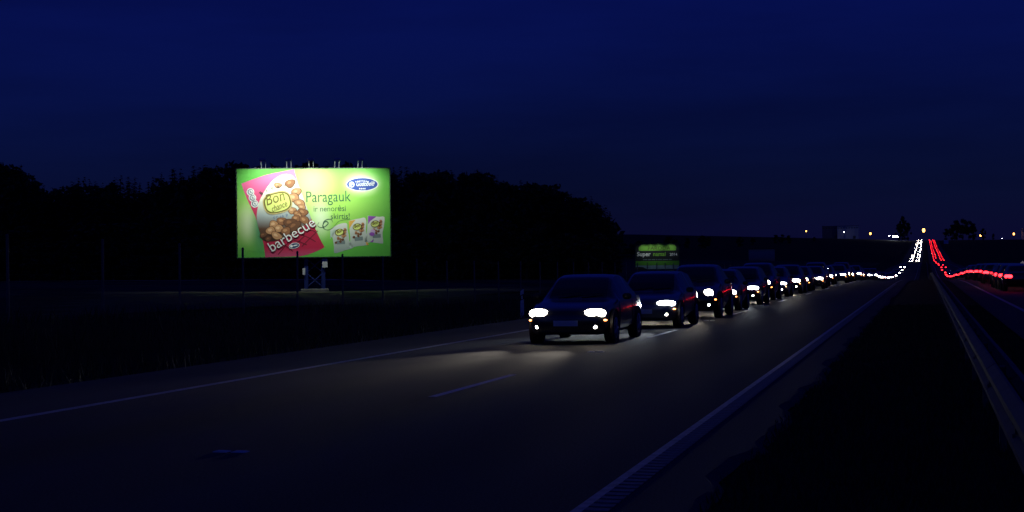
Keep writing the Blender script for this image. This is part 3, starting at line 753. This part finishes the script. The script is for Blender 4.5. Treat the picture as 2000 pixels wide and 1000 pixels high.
def lens(name, m, rx, ry, rz):
    v, f = [], []
    n, r_ = 14, 5
    for a in range(r_ + 1):
        ph = math.pi / 2 * a / r_
        for i in range(n):
            t = 2 * math.pi * i / n
            cx, sz = math.cos(t), math.sin(t)
            v.append((rx * math.copysign(abs(cx) ** .75, cx) * math.sin(ph), -ry * math.cos(ph), rz * math.copysign(abs(sz) ** .8, sz) * math.sin(ph)))
    for a in range(r_):
        for i in range(n): f.append((a*n+i, a*n+(i+1) % n, (a+1)*n+(i+1) % n, (a+1)*n+i))
    return mesh_data(name, v, f, m, smooth=True)
def ring(name, r, w, m, inner=.0, n=28):
    prof = [(inner, -w/2), (r - .03, -w/2), (r, -w/2 + .035), (r, w/2 - .035), (r - .03, w/2), (inner, w/2)]
    v = [(p[1], p[0] * math.cos(2*math.pi*i/n), p[0] * math.sin(2*math.pi*i/n)) for i in range(n) for p in prof]
    L6 = len(prof); f = [(i*L6+j, i*L6+j+1, ((i+1) % n)*L6+j+1, ((i+1) % n)*L6+j) for i in range(n) for j in range(L6 - 1)]
    f += [tuple(i*L6 for i in range(n)), tuple(i*L6 + L6 - 1 for i in range(n - 1, -1, -1))]
    return mesh_data(name, v, f, m, smooth=False)
tyre_me = ring('tyre', .325, .21, m_tyre, .20)
def rim_mesh():
    b = MB(); n = 5
    for i in range(n):
        a = 2 * math.pi * i / n
        b.tube((.0, .03 * math.cos(a), .03 * math.sin(a)), (.0, .20 * math.cos(a), .20 * math.sin(a)), .032, .026, 6)
    b.tube((-.03, 0, 0), (.035, 0, 0), .055, .04, 10)
    for i in range(20):
        a, c = 2*math.pi*i/20, 2*math.pi*(i+1)/20
        b.tube((0, .205*math.cos(a), .205*math.sin(a)), (0, .205*math.cos(c), .205*math.sin(c)), .018, n=5)
    return b.data('rim', m_rim)
rim_me = rim_mesh()
arch_me = ring('wheel_arch', .39, .02, m_trim, .0)
LEN = {'warm': lens('headlight', m_warm, .23, .12, .095), 'cool': lens('headlight', m_cool, .21, .11, .085), 'full': lens('headlight', m_warm_far, .21, .11, .085),
       'warm_round': lens('headlight', m_warm, .15, .10, .135), 'cool_slim': lens('headlight', m_cool, .25, .12, .075)}
TAIL = lens('tail_light', m_tail, .22, .07, .10)
FOG = lens('fog_lamp', LEN['warm'].materials[0], .06, .03, .045)
MARK = lens('side_marker', m_amber, .05, .03, .018)
grille_me = MB().box((0, 0, 0), (.78, .05, .11), bev=.02).data('grille', m_trim)
intake_me = MB().box((0, 0, 0), (1.05, .05, .12), bev=.02).data('air_intake', m_trim)
plate_me = MB().box((0, 0, 0), (.52, .012, .115), bev=.003).data('number_plate', m_plate)
mir = lens('wing_mirror', m_trim, .10, .09, .07)
CM = {}
for kd in CARS:
    ps, Lc = car_meshes(kd)
    CM[kd] = ({k: mesh_data(k, v, f, m_trim, smooth=True) for k, (v, f) in ps.items()}, Lc)
BODY = {}
def body_data(kind, ci):
    if (kind, ci) not in BODY:
        d = CM[kind][0]['body'].copy(); d.materials.clear(); d.materials.append(PAINT[ci]); BODY[(kind, ci)] = d
    return BODY[(kind, ci)]
for kd in CARS:
    for k, d in CM[kd][0].items():
        if k != 'body': d.materials.clear(); d.materials.append(m_glass)
SEAMS, WIPER = {}, {}
for kd in CARS:
    Lc = CM[kd][1]; o_ = 0 if kd != 'hatchback' else -.17
    SEAMS[kd] = []
    for y_ in (1.42 + o_, 2.86 + o_, 3.62 + o_ * 2.2):
        w_ = float(np.interp(y_ / Lc, [0, .01, .05, .16, .27, .5, .75, .9, .97, 1], [.60, .70, .80, .855, .875, .89, .885, .86, .80, .74]))
        b_ = MB()
        zz = [.30, .46, .66, .86]; xx = [.99, 1.004, 1.009, .99]
        for a_ in range(3): b_.tube((w_ * xx[a_], y_, zz[a_]), (w_ * xx[a_ + 1], y_, zz[a_ + 1]), .006, n=4)
        SEAMS[kd].append(b_.data('door_seam', m_trim))
    y_ = 1.22 + o_
    WIPER[kd] = MB().tube((-.45, y_, 1.0), (.08, y_ + .06, 1.045), .009, n=5).tube((.08, y_, 1.0), (.55, y_ + .06, 1.03), .009, n=5).data('wiper', m_trim)
def make_car(kind, ci, x, y, label, group, away=False, lamp='warm', detail=2, beam=0.0, zs=1.0):
    """oncoming: nose towards the camera at y; away: tail towards the camera at y"""
    d, Lc = CM[kind]
    t = empty('car', (x, y, float(P(y + 2.2 if True else y)) - (2.2 * math.tan(slope(y + 2.2))) + .004))
    s = slope(y + 2.2)
    flip = Matrix.Identity(4)
    if away:
        t.rotation_euler = (-s, 0, math.pi); t.location.y = y + Lc
        t.location.z = float(P(y + 2.2)) + (Lc - 2.2) * math.tan(s) + .004
    else: t.rotation_euler = (s, 0, 0)
    t.scale = (1, 1, zs)
    tag(t, label, 'car', group)
    place('body', body_data(kind, ci), t)
    place('windscreen', d['windscreen'], t); place('rear_window', d['rear_window'], t)
    if detail > 0:
        for k in 'abcd': place('side_window', d['side_window_' + k], t)
        for sx in (-1, 1):
            for wy in (.84, Lc - .92):
                a = place('wheel', tyre_me, t, (sx * .795, wy, .325 - .004)); a.name = 'wheel'
                place('wheel_arch', arch_me, t, (sx * .878, wy, .335))
                if detail > 1: place('rim', rim_me, a, (sx * .10, 0, 0))
    if detail > 1:
        for sx in (-1, 1):
            for me_ in SEAMS[kind]: place('door_seam', me_, t, scale=(sx, 1, 1))
        place('wiper', WIPER[kind], t)
        place('grille', grille_me, t, (0, .045, .60)); place('air_intake', intake_me, t, (0, .035, .30)); place('number_plate', plate_me, t, (0, -.015, .44))
        for sx in (-1, 1):
            place('wing_mirror', mir, t, (sx * 1.0, 1.62 if kind != 'hatchback' else 1.4, .97))
            place('fog_lamp', FOG, t, (sx * .60, .035, .37))
    for sx in (-1, 1):
        h = place('headlight', LEN[lamp], t, (sx * .60, .13, .645), (0, 0, sx * R(18)))
        if away: place('tail_light', TAIL, t, (sx * .66, Lc - .05, .80), (0, 0, math.pi - sx * R(14)))
        if detail > 0 and not away: place('side_marker', MARK, t, (sx * .80, .20, .50), (0, 0, sx * R(50)))
        if beam > 0:
            ld = bpy.data.lights.new('headlight_beam', 'SPOT'); ld.energy = beam; ld.spot_size = R(29); ld.spot_blend = .9; ld.shadow_soft_size = .07
            ld.color = (1, .90, .76) if 'warm' in lamp or lamp == 'full' else (.82, .91, 1.0)
            lo = bpy.data.objects.new('headlight_beam', ld); COL.objects.link(lo); lo.parent = t
            lo.location = (sx * .60, .0, .645); lo.rotation_euler = Vector((-.10, -1, -.05)).to_track_quat('-Z', 'Y').to_euler()
    return t
KINDS = ['saloon', 'estate', 'saloon', 'hatchback', 'estate', 'saloon', 'hatchback']
ART = {'saloon': 'saloon', 'estate': 'estate car', 'hatchback': 'hatchback'}
spots = [31.5]
while spots[-1] < 300: spots.append(spots[-1] + max(7.2, .085 * spots[-1]) * random.uniform(1.0, 1.12))
for i, s in enumerate(spots):
    kd = KINDS[i % len(KINDS)]; ci = [2, 4, 0, 1, 3, 0, 4, 5, 2][i % 9]
    lamp = 'cool_slim' if i in (1, 4, 6) else ('warm_round' if i in (2, 5, 8) else 'warm')
    where = {0: 'nearest and largest car of the oncoming queue'}.get(i, f'{WORDS[i]} from the left in the oncoming queue')
    make_car(kd, ci, -7.25 + (.0 if i < 1 else random.uniform(-.22, .28)), s, f'{PNAME[ci]} {ART[kd]} with bright headlights, {where}', 'oncoming cars queued in the far lane',
             lamp=lamp if s < 110 else 'full', detail=2 if s < 90 else (1 if s < 180 else 0), beam=560 if s < 90 else 0, zs=[1.0, 1.0, 1.13, .98, 1.04, 1.16, 1.0, 1.08][i % 8])
for i, s in enumerate([330, 372, 420, 470, 525]):
    make_car(KINDS[i], i % 3, -7.2, s, f'distant oncoming car with bright headlights in the dip, {WORDS[i]} beyond the queue', 'oncoming cars in the dip of the road', lamp='full', detail=0)
s = 830; i = 0
while s < 1800:
    for x in (-7.3, -3.9):
        make_car(KINDS[i % 7], i % 3, x + random.uniform(-.2, .2), s + (20 if x > -5 else 0), 'tiny oncoming car with headlights on, coming down the far hill', 'oncoming cars on the far hill', lamp='full', detail=0)
        i += 1
    s += 40
# departing cars on the right-hand carriageway
i = 0; s = 86.0
while s < 330:
    kd = KINDS[(i * 3) % 7]; ci = (i * 2) % 3
    make_car(kd, ci, 5.1 + random.uniform(-.3, .3), s, f'departing car with red tail lights, {WORDS[i]} from the right edge in the near lane', 'departing cars in the near lane', away=True, detail=1 if s < 170 else 0)
    i += 1; s += max(6.2, .045 * s)
i = 0; s = 176.0
while s < 420:
    kd = KINDS[(i * 2 + 1) % 7]
    make_car(kd, i % 3, 8.9 + random.uniform(-.25, .25), s, f'departing car with red tail lights, {WORDS[i]} from the right edge in the outer lane', 'departing cars in the outer lane', away=True, detail=1 if s < 170 else 0, beam=2500 if i == 1 else 0)
    i += 1; s += max(16, .10 * s)
for i, s in enumerate([365, 405, 450, 500, 555, 620, 690, 760]):
    make_car(KINDS[i % 7], i % 3, 5.2 + .3 * (i % 2), s, f'small departing car with red tail lights leaving the dip, {WORDS[i]} of the line', 'departing cars beyond the dip', away=True, detail=0)
s = 820; i = 0
while s < 1790:
    for x in (5.2, 8.8):
        make_car(KINDS[i % 7], i % 3, x, s + (25 if x > 7 else 0), 'tiny departing car with red tail lights climbing the far hill', 'departing cars on the far hill', away=True, detail=0); i += 1
    s += 45

# ================================================================== trees
m_bark = mat('bark', (.05, .04, .03), .9, var=.3, scale=4)
m_needle = mat('conifer_foliage', (.022, .040, .020), .8, var=.4, scale=.6)
m_leaf = mat('broadleaf_foliage', (.035, .060, .022), .75, var=.4, scale=.6)
def leaf_cloud(cent, rad, n, size, r):
    """n leaf-clump faces scattered round the given centres"""
    idx = r.integers(0, len(cent), n); d = r.normal(size=(n, 3)); d /= np.linalg.norm(d, axis=1)[:, None]
    c = cent[idx] + d * (rad[idx] * r.uniform(.35, 1.05, n) ** .7)[:, None]
    a = r.normal(size=(n, 3)); a /= np.linalg.norm(a, axis=1)[:, None]
    b = np.cross(a, r.normal(size=(n, 3))); b /= np.linalg.norm(b, axis=1)[:, None]
    s = size * r.uniform(.6, 1.3, n)[:, None]
    return np.stack([c - a * s, c + b * s * .6, c + a * s, c - b * s * .6], 1).reshape(-1, 3)
def tree_mesh(kind, seed):
    """unit tree of height 1 modelled at 15 m"""
    r = np.random.default_rng(seed); Hh = 15.0; tr = MB(); foliage = []
    if kind == 'conifer':
        tr.tube((0, 0, -.3), (0, 0, Hh * .95), .20, .03, 7)
        n = 950; z = Hh * (1 - r.uniform(0, 1, n) ** .62 * .86)
        rad = (Hh - z) * .20 + .15; th = r.uniform(0, 2*np.pi, n); lay = .55 + .45 * np.abs(np.sin(z * 2.6 + th * .3))
        rr = rad * r.uniform(.25, 1, n) ** .5 * lay
        c = np.stack([rr * np.cos(th), rr * np.sin(th), z], -1)
        out = np.stack([np.cos(th), np.sin(th), np.full(n, -.35)], -1); side = np.stack([-np.sin(th), np.cos(th), np.zeros(n)], -1)
        s = r.uniform(.35, .75, n)[:, None] * np.clip(.5 + (Hh - z) / 9, .45, 1.2)[:, None]
        foliage = np.stack([c - out * s * .6, c + side * s * .38, c + out * s, c - side * s * .38], 1).reshape(-1, 3)
        for k in range(14):
            zz = Hh * (.15 + .05 * k); a = r.uniform(0, 6.28); l = (Hh - zz) * .17
            tr.tube((0, 0, zz), (l * math.cos(a), l * math.sin(a), zz - .2), .05, .012, 4)
    elif kind == 'pine':
        tr.tube((0, 0, -.3), (.2, .1, Hh * .93), .22, .06, 7)
        cent, rad = [], []
        for k in range(16):
            zz = Hh * r.uniform(.50, .95); a = r.uniform(0, 6.28); l = r.uniform(.3, 2.0) * (1.25 - abs(zz / Hh - .70) * 2.6)
            p = (l * math.cos(a), l * math.sin(a), zz); tr.tube((.1, .05, zz - .9), p, .06, .02, 5); cent.append(p); rad.append(r.uniform(.6, 1.1))
        foliage = leaf_cloud(np.array(cent), np.array(rad), 900, .36, r)
    else:
        tr.tube((0, 0, -.3), (.1, 0, Hh * .45), .28, .16, 8)
        cent, rad = [], []
        for k in range(26):
            a = r.uniform(0, 6.28); lo_ = .06 if kind == 'full' else .30; zz = Hh * r.uniform(lo_, .93); prof = math.sin(math.pi * min(1, max(.1, (zz / Hh - lo_ + .1) / (1.05 - lo_)))) ** .6
            l = r.uniform(.2, 1) * 3.4 * prof; p = (l * math.cos(a), l * math.sin(a), zz); cent.append(p); rad.append(r.uniform(.8, 1.45))
            if k < 12: tr.tube((.1, 0, Hh * r.uniform(.25, .45)), p, .09, .02, 5)
        foliage = leaf_cloud(np.array(cent), np.array(rad), 2200 if kind == 'full' else 1500, .45 if kind == 'full' else .38, r)
    nq = len(foliage) // 4
    fm = m_leaf if kind in ('broadleaf', 'full') else m_needle
    me = mesh_data('crown', foliage / Hh, [(4*i, 4*i+1, 4*i+2, 4*i+3) for i in range(nq)], fm)
    tr.v = [(v[0] / Hh, v[1] / Hh, v[2] / Hh) for v in tr.v]
    return tr.data('trunk', m_bark), me
TREES = {'conifer': [tree_mesh('conifer', k) for k in range(4)], 'pine': [tree_mesh('pine', 10 + k) for k in range(3)], 'broadleaf': [tree_mesh('broadleaf', 20 + k) for k in range(3)], 'full': [tree_mesh('full', 30 + k) for k in range(3)]}
def tree(kind, x, y, h, label, group, wide=1.0):
    tk, cr = random.choice(TREES[kind])
    nm_ = {'conifer': 'conifer_tree', 'pine': 'pine_tree', 'broadleaf': 'broadleaf_tree', 'full': 'broadleaf_tree'}[kind]
    t = empty(nm_, (x, y, gz(x, y) - .05), random.uniform(0, 6.28)); t.scale = (h * wide, h * wide, h)
    tag(t, label, 'tree', group)
    place('trunk', tk, t); place('crown', cr, t)
    return t
FRONT = [(-145.7,216,19.3),(-143.9,215.2,19.2),(-146.7,221.2,19.3),(-143.4,218.3,19.4),(-139.5,214,19),(-142.3,220,19.1),(-136.8,213.8,18.6),(-138.5,218,18.8),(-133.1,211.7,17),(-133.8,214.9,16.2),(-130.2,210.7,15.1),(-130.8,214.2,14.8),(-129.6,213.9,14.6),(-127.4,212.7,14.9),(-125.6,211.5,15.5),(-126.3,214.4,16.3),(-124.2,212.4,16.2),(-122.1,210.5,15.7),(-119.3,207.5,14.9),(-120.2,210.9,14.9),(-119.4,211.5,15.5),(-118.9,212.4,16.1),(-114.3,205.8,15.8),(-112.8,205.3,15.4),(-112.5,206.8,15.6),(-113.6,210.3,14.7),(-112.1,210.2,14.8),(-111.1,209.8,15.7),(-109.3,209,16.3),(-104.8,202.5,16.2),(-102.9,200.6,16.3),(-102.5,201.8,16.2),(-100.7,199.9,16.5),(-99.7,200.3,16.4),(-99.2,201.1,16.2),(-96.4,197.2,16.3),(-95.8,197.6,15.9),(-95.2,198.1,15.6),(-94.7,199.9,15.9),(-95.2,203.5,16.7),(-91.4,197.5,16.4),(-89.7,195.5,16.1),(-89.1,197,15.9),(-87,194.2,15.8),(-88.5,199.4,16.1),(-87.7,199.4,16.2),(-84.2,193.8,15.4),(-84.2,196.6,15.8),(-80,189.4,15.4),(-82,196.3,15.8),(-79.5,193.2,15.8),(-78.7,193.9,15.6),(-76.9,192,15.4),(-76.8,193.9,15.4),(-75.8,193.4,15.2),(-74.3,192.1,15.4),(-72.4,189.3,14.8),(-71.4,188.5,15),(-71.2,190.5,14.8),(-70.1,189.9,15),(-66.4,181.8,14.1),(-67.7,188.1,14.5),(-64.2,181,14),(-65.2,186.8,14.5),(-62.7,182.5,14.2),(-62,182.6,14.1),(-60.9,182,13.4),(-60.5,183,13.4),(-59.6,182.9,13.3),(-57.4,179.2,13.3),(-55.6,176.3,13.1),(-56.7,182.1,13.7),(-55,178.8,13.4),(-53.4,177.1,12.8),(-51.3,173.6,12.6),(-51,175.8,13.2),(-51.4,180.6,13.1),(-49,174.7,12.3),(-48.7,176.2,12.4),(-48.9,179.9,12.1),(-47.8,178.3,12),(-46.8,177.7,11.7),(-47,181.2,12.2),(-46.6,182.6,12.1),(-44.8,179,11.7),(-43.7,177.6,11.3),(-43.6,181.5,11.5),(-41.7,177.4,10.6),(-40.8,176.6,10.3),(-39.3,173.9,10),(-38.9,174.9,9.6),(-38.7,178.8,9.9),(-36.9,174.1,9.7),(-36.4,174.9,9.1),(-35.7,176.1,8.7),(-36.4,182.5,8.1)]
BACK = [(-158.4,235.7,19.9),(-153.9,232.5,20.2),(-153.9,235.5,20),(-145.5,226,18.7),(-147.2,231.8,19.1),(-141.7,226.3,16.9),(-140.9,228.6,15.7),(-136.2,224.6,14.8),(-136.1,227.3,15.7),(-131.8,223.9,15.9),(-128.8,221.9,15.7),(-126,220.1,15.6),(-126.3,223.9,15.7),(-124.1,223.2,15.8),(-124.1,226.3,16.8),(-119.3,221.3,14.3),(-115.2,216.8,15.6),(-116.8,222.9,16.3),(-110.6,214.9,17.1),(-108.2,213.3,16.4),(-107.9,216.5,16.9),(-105.3,215.3,17.2),(-100.8,209.1,16.4),(-99,208.6,16.2),(-100.8,216.8,17.5),(-97.3,213.1,16.6),(-95.1,212.7,16.2),(-93,211.7,16.2),(-88.1,204.4,15.9),(-85.4,202.3,15.9),(-84.5,203.5,15.7),(-85.4,209.3,16.2),(-81.5,203.4,15.9),(-78.1,198,15),(-76.4,198.4,15.5),(-74.6,198.1,14.8),(-74.7,202.5,15.3),(-74.1,204.7,15.1),(-71.8,202.9,14.8),(-69.6,200.7,14.7),(-66.9,197.2,14.7),(-64.9,196.3,13.9),(-60.6,188.1,13.1),(-61.7,196.4,14.3),(-60.2,196.6,14),(-58.5,195.9,13.5),(-57.1,196.6,13.7),(-54.7,193.4,13.2),(-52.5,190.6,12.3),(-51.8,192.3,12.2),(-49.6,189.5,12),(-50,195.7,12.8),(-46.5,188,11.6),(-46,192.7,11.1),(-45.2,194,10.6),(-44.1,195.4,10.9),(-41.4,188.5,9.8),(-41.7,195.7,10),(-39.3,191.5,9.3)]
LOW = [(-142.1,211.9,11.1),(-137.4,209.4,7.8),(-134.6,208.6,8),(-132.2,209.1,8.7),(-128.5,206.2,6),(-126.6,206.6,6),(-123.5,205.6,5.6),(-119.9,203.9,8.4),(-117.8,203.6,8.3),(-113.6,200.9,8.5),(-112.1,201.6,5.4),(-108.5,198.5,8.3),(-106.1,198.4,5.2),(-103.8,197.6,7.9),(-100.6,196.7,8.9),(-96.4,193.3,9),(-94.4,193.1,7.2),(-90.9,191.1,8.6),(-89.7,192.3,6.7),(-86.4,190.2,8.5),(-84.1,188.8,7.8),(-80.9,187,6.7),(-77.9,185.7,8.3),(-74.4,182.6,5.4),(-71.1,180.3,8.3),(-68.5,178.8,6.1),(-67.2,179.6,7.6),(-64.4,177,6.3),(-61.9,174.8,5.6),(-60,175,7.9),(-57.5,172.5,6.9),(-55.8,171.8,5.5),(-53.2,168.7,5.4),(-51.5,168.2,6.4),(-50.7,170.5,7.4),(-48.2,168.3,5.1),(-47,170.2,7.1),(-45.3,170.7,5.7),(-43.6,170.1,5.5),(-42.1,171.1,6.4),(-40,170,4.1),(-38.6,169.6,5.3),(-36.4,168.3,4.5),(-35,169.4,5.2)]
FAR = [(-169.7,886.1,19.3),(-164.8,887.4,18.1),(-169.1,938,18.2),(-159.8,992.1,20.1),(-155.7,993.3,17.1),(-162.8,1094.8,14.1),(-152.2,1097.6,18.2),(-161.6,1198.6,14.6),(-138.2,1204.9,15.1),(-139.4,1308,12.1),(-130,1414,15.2),(-124.6,1415.4,16.1),(-118.8,1417,14.3),(-103.4,1524.6,8.6),(-23.5,1773.4,27.3),(-27.9,1772.2,19.3),(-18.1,1780,20.6),(40.7,1790.5,24.2),(29.3,1766.8,17.4),(22.7,1765.1,13),(51.6,1793.4,18.5),(62.5,1796.3,12.7),(73.4,1799.3,6.9),(34.3,1799.1,22.2),(47.6,1807.9,22.1)]

for (x, y, h) in FRONT:
    kd = random.choices(['conifer', 'pine', 'broadleaf'], [5, 2, 2])[0]
    tree(kd, x, y, h, f'dark {kd} tree standing in the front row of the forest edge', 'front trees of the forest edge', random.uniform(.9, 1.25) * (1.0 if h > 12 else 1.25))
for (x, y, h) in BACK:
    kd = random.choices(['conifer', 'pine', 'broadleaf'], [4, 2, 3])[0]
    tree(kd, x, y, h, f'dark {kd} tree just behind the front row of the forest', 'second row trees of the forest', random.uniform(1.1, 1.4))
for (x, y, h) in LOW:
    tree('full', x, y, h, 'low dark bushy tree at the foot of the forest edge', 'undergrowth along the forest foot', random.uniform(1.6, 2.0))
# the depth of the wood behind those rows reads as one dark mass
wood = []
r5 = np.random.default_rng(5)
cx, rd = [], []
for (x, y, h) in BACK + FRONT:
    k = math.hypot(x, y)
    for q in range(2):
        e = (10 + 9 * q) / k
        X_, Y_ = x * (1 + e), y * (1 + e)
        for zf in (.18, .42, .64): cx.append((X_, Y_, gz(X_, Y_) + h * zf)); rd.append(h * .20)
fol = leaf_cloud(np.array(cx), np.array(rd), 26000, .8, r5)
tag(place('forest_interior', mesh_data('forest_interior', fol, [(4*i, 4*i+1, 4*i+2, 4*i+3) for i in range(len(fol) // 4)], m_needle)), 'dense dark interior of the forest behind its edge trees', 'forest', kind='stuff')
for i, (x, y, h) in enumerate(FAR):
    if i < 14: lb, gp = 'small distant tree on the dark hillside left of the road', 'distant hillside trees'
    elif i < 17: lb, gp = 'tree in the tall dark clump left of the road on the hilltop', 'hilltop clump left of the road'
    else: lb, gp = 'tree in the broad dark clump right of the road on the hilltop', 'hilltop clump right of the road'
    tree('full', x, y, h * (.5 if i < 14 else 1), lb, gp, 1.9 if i < 14 else .75 if i in (14, 15, 16) else 1.15)

# ================================================================== hilltop: street lamps, buildings, signs
m_sodium = emit('sodium_lamp', (1.0, .40, .07), 9)
m_whitelamp = emit('white_flood', (.9, .95, 1.0), 260)
def street_lamp(x, y, h, label, m=None, big=1.0, name='street_lamp'):
    g0 = gz(x, y); t = empty(name, (x, y, g0)); tag(t, label, 'street lamp', 'hilltop lamps')
    MB().tube((0, 0, -.3), (0, 0, h), .10, .06, 8).tube((0, 0, h), (0, -1.2, h + .25), .05, .04, 6).build('pole', m_steel, t)
    hd = MB().box((0, -1.45, h + .30), (.5, .9, .16), bev=.04).build('lamp_head', m_steel, t)
    place('lamp_bulb', lens('lamp_bulb', m or m_sodium, .85 * big, .6 * big, 1.25 * big), hd, (0, -1.75, h + .05))
for (x, y, h, lb, bg_) in [(-129.8, 1786.6, 7.6, 'orange street lamp on the hilltop, leftmost of the orange lamps', .7), (-59.6, 1805.3, 6.3, 'orange street lamp on the hilltop between the pale block and the road', 1.1),
                           (-1.2, 1820.8, 11.4, 'brightest orange street lamp, right above the head of the road', 1.7), (61, 1837.4, 5.0, 'orange street lamp on the hilltop just right of the dark tree clump', 1.0), (97.5, 1847.1, 6.3, 'orange street lamp on the hilltop near the right edge', 1.0)]:
    street_lamp(x, y, h, lb, None, bg_)
street_lamp(-87.7, 1780.0, 7.3, 'small pale street lamp standing before the pale block', m_whitelamp, .14)
street_lamp(84.5, 1843.7, 1.6, 'small white lamp low on the hilltop between two orange lamps', m_whitelamp, .12)
def floodlight(x, y, h, s_, lb):
    t = empty('floodlight_mast', (x, y, gz(x, y))); tag(t, lb, 'floodlight', 'white hilltop floodlights')
    MB().tube((0, 0, -.2), (0, 0, h), .10, .08, 8).build('mast', m_steel, t)
    hd = MB().box((0, 0, h), (1.6 * s_, .3, .7 * s_), bev=.05).build('lamp_head', m_steel, t)
    place('lamp_glass', mesh_data('lamp_glass', [(-.75*s_, -.16, h-.3*s_), (.75*s_, -.16, h-.3*s_), (.75*s_, -.16, h+.3*s_), (-.75*s_, -.16, h+.3*s_)], [(0, 1, 2, 3)], m_whitelamp), hd)
floodlight(-30.0, 1760, 29.5 - gz(-30, 1760), 1.5, 'bright white floodlight at the foot of the tall tree clump, right one of the pair')
floodlight(-33.4, 1760, 29.5 - gz(-33.4, 1760), 1.0, 'white floodlight at the foot of the tall tree clump, left one of the pair')
floodlight(-37.6, 1765, 5.0, .5, 'faint white lamp on a mast just left of the bright floodlights')
m_wall = mat('pale_cladding', (.62, .64, .66), .7, var=.08, scale=.2); m_wall2 = mat('grey_cladding', (.16, .17, .18), .7, var=.1, scale=.2); m_win = mat('dark_window', (.02, .025, .03), .1)
m_roof = mat('roof_edge', (.10, .10, .11), .7)
def block(x, y, w, d, top, m, lb, nwin):
    g0 = gz(x, y) - 1; t = empty('warehouse', (x, y, g0), math.atan2(-x, y)); tag(t, lb, 'building')
    h = top - g0
    MB().box((0, d / 2, h / 2), (w, d, h)).build('wall', m, t)
    MB().box((0, d / 2, h + .2), (w + .6, d + .6, .4)).build('roof', m_roof, t)
    for k in range(nwin):
        MB().box((-w / 2 + w * (k + .5) / nwin, -.03, h - 2.0), (w / nwin * .55, .1, .9)).build('window', m_win, t)
    MB().box((w * .3, -.04, 1.0 + 1.6), (3, .1, 3.4)).build('door', m_roof, t)
block(-84.2, 1798.6, 23.5, 15, 43.0, m_wall, 'pale flat-roofed block on the hilltop, brightest of the far buildings', 8)
block(-104.4, 1815, 19.0, 15, 43.5, m_wall2, 'dim grey flat-roofed building beside the pale block on the hilltop', 6)
block(114.0, 1850, 16.0, 12, 36.9, m_wall, 'pale low building on the hilltop cut by the right edge', 5)
# road signs
m_sblue = mat('sign_blue', (.06, .20, .75), .4); m_swhite = mat('sign_white', (.82, .82, .80), .35)
def sign_rect(x, y, zc, w, h, m, lb):
    g0 = gz(x, y); t = empty('road_sign', (x, y, g0)); tag(t, lb, 'road sign')
    MB().box((0, 0, zc - g0), (w, .05, h), bev=.01).build('panel', m, t)
    MB().box((0, -.03, zc - g0 + h/2 - .06), (w - .1, .008, .05)).box((0, -.03, zc - g0 - h/2 + .06), (w - .1, .008, .05)).build('border', m_swhite, t)
    for sx in (-.35, .35): MB().tube((sx * w, .06, -.3), (sx * w, .06, zc - g0 + h / 2), .05, n=8).build('post', m_zinc, t)
sign_rect(13.2, 1038, 14.2, 2.9, 2.2, m_sblue, 'blue rectangular road sign beside the climbing road on the right')
t = empty('road_sign', (14.0, 242.8, gz(14.0, 242.8))); tag(t, 'white pointed house-shaped sign lit up at the right edge of the picture', 'road sign')
zc = .93 - t.location.z; wv, hv = .58, .66
pr = [(-wv, -hv), (wv, -hv), (wv, .1), (0, hv), (-wv, .1)]
v = [(p[0], -.03, p[1]) for p in pr] + [(p[0], .03, p[1]) for p in pr]
place('panel', mesh_data('panel', v, [(0, 1, 2, 3, 4), (9, 8, 7, 6, 5)] + [(i, 5 + i, 5 + (i + 1) % 5, (i + 1) % 5) for i in range(5)], m_swhite), t, (0, 0, zc))
for sx in (-.3, .3): MB().tube((sx, .07, -.3), (sx, .07, zc + .1), .035, n=8).build('post', m_zinc, t)

# ================================================================== grass
def blades(name, n, x0, x1, y0, y1, h, lb):
    r = np.random.default_rng(hash(name) % 1000 if False else len(name))
    u = r.uniform(0, 1, n) ** 1.8
    X = r.uniform(x0, x1, n); Y = y0 + (y1 - y0) * u; Z = G(X, Y)
    a = r.uniform(0, 6.28, n); w = r.uniform(.004, .009, n) * (1 + Y / 25); hh = h * r.uniform(.4, 1.2, n); ln = r.uniform(-.5, .5, (n, 2)) * hh[:, None]
    v = np.stack([np.stack([X - w*np.cos(a), Y - w*np.sin(a), Z], -1), np.stack([X + w*np.cos(a), Y + w*np.sin(a), Z], -1), np.stack([X + ln[:, 0], Y + ln[:, 1], Z + hh], -1)], 1).reshape(-1, 3)
    me = mesh_data(name, v, [(3*i, 3*i+1, 3*i+2) for i in range(n)], mat('grass_blade', (.035, .055, .018), .8, var=.4, scale=1.5))
    tag(place(name, me), lb, 'grass', kind='stuff')
blades('median_grass', 42000, -1.5, 1.9, 5, 60, .10, 'short dark grass on the median beside the guardrail')
blades('verge_grass', 22000, -19.5, -12.4, 14, 120, .35, 'rough dark grass on the left verge')
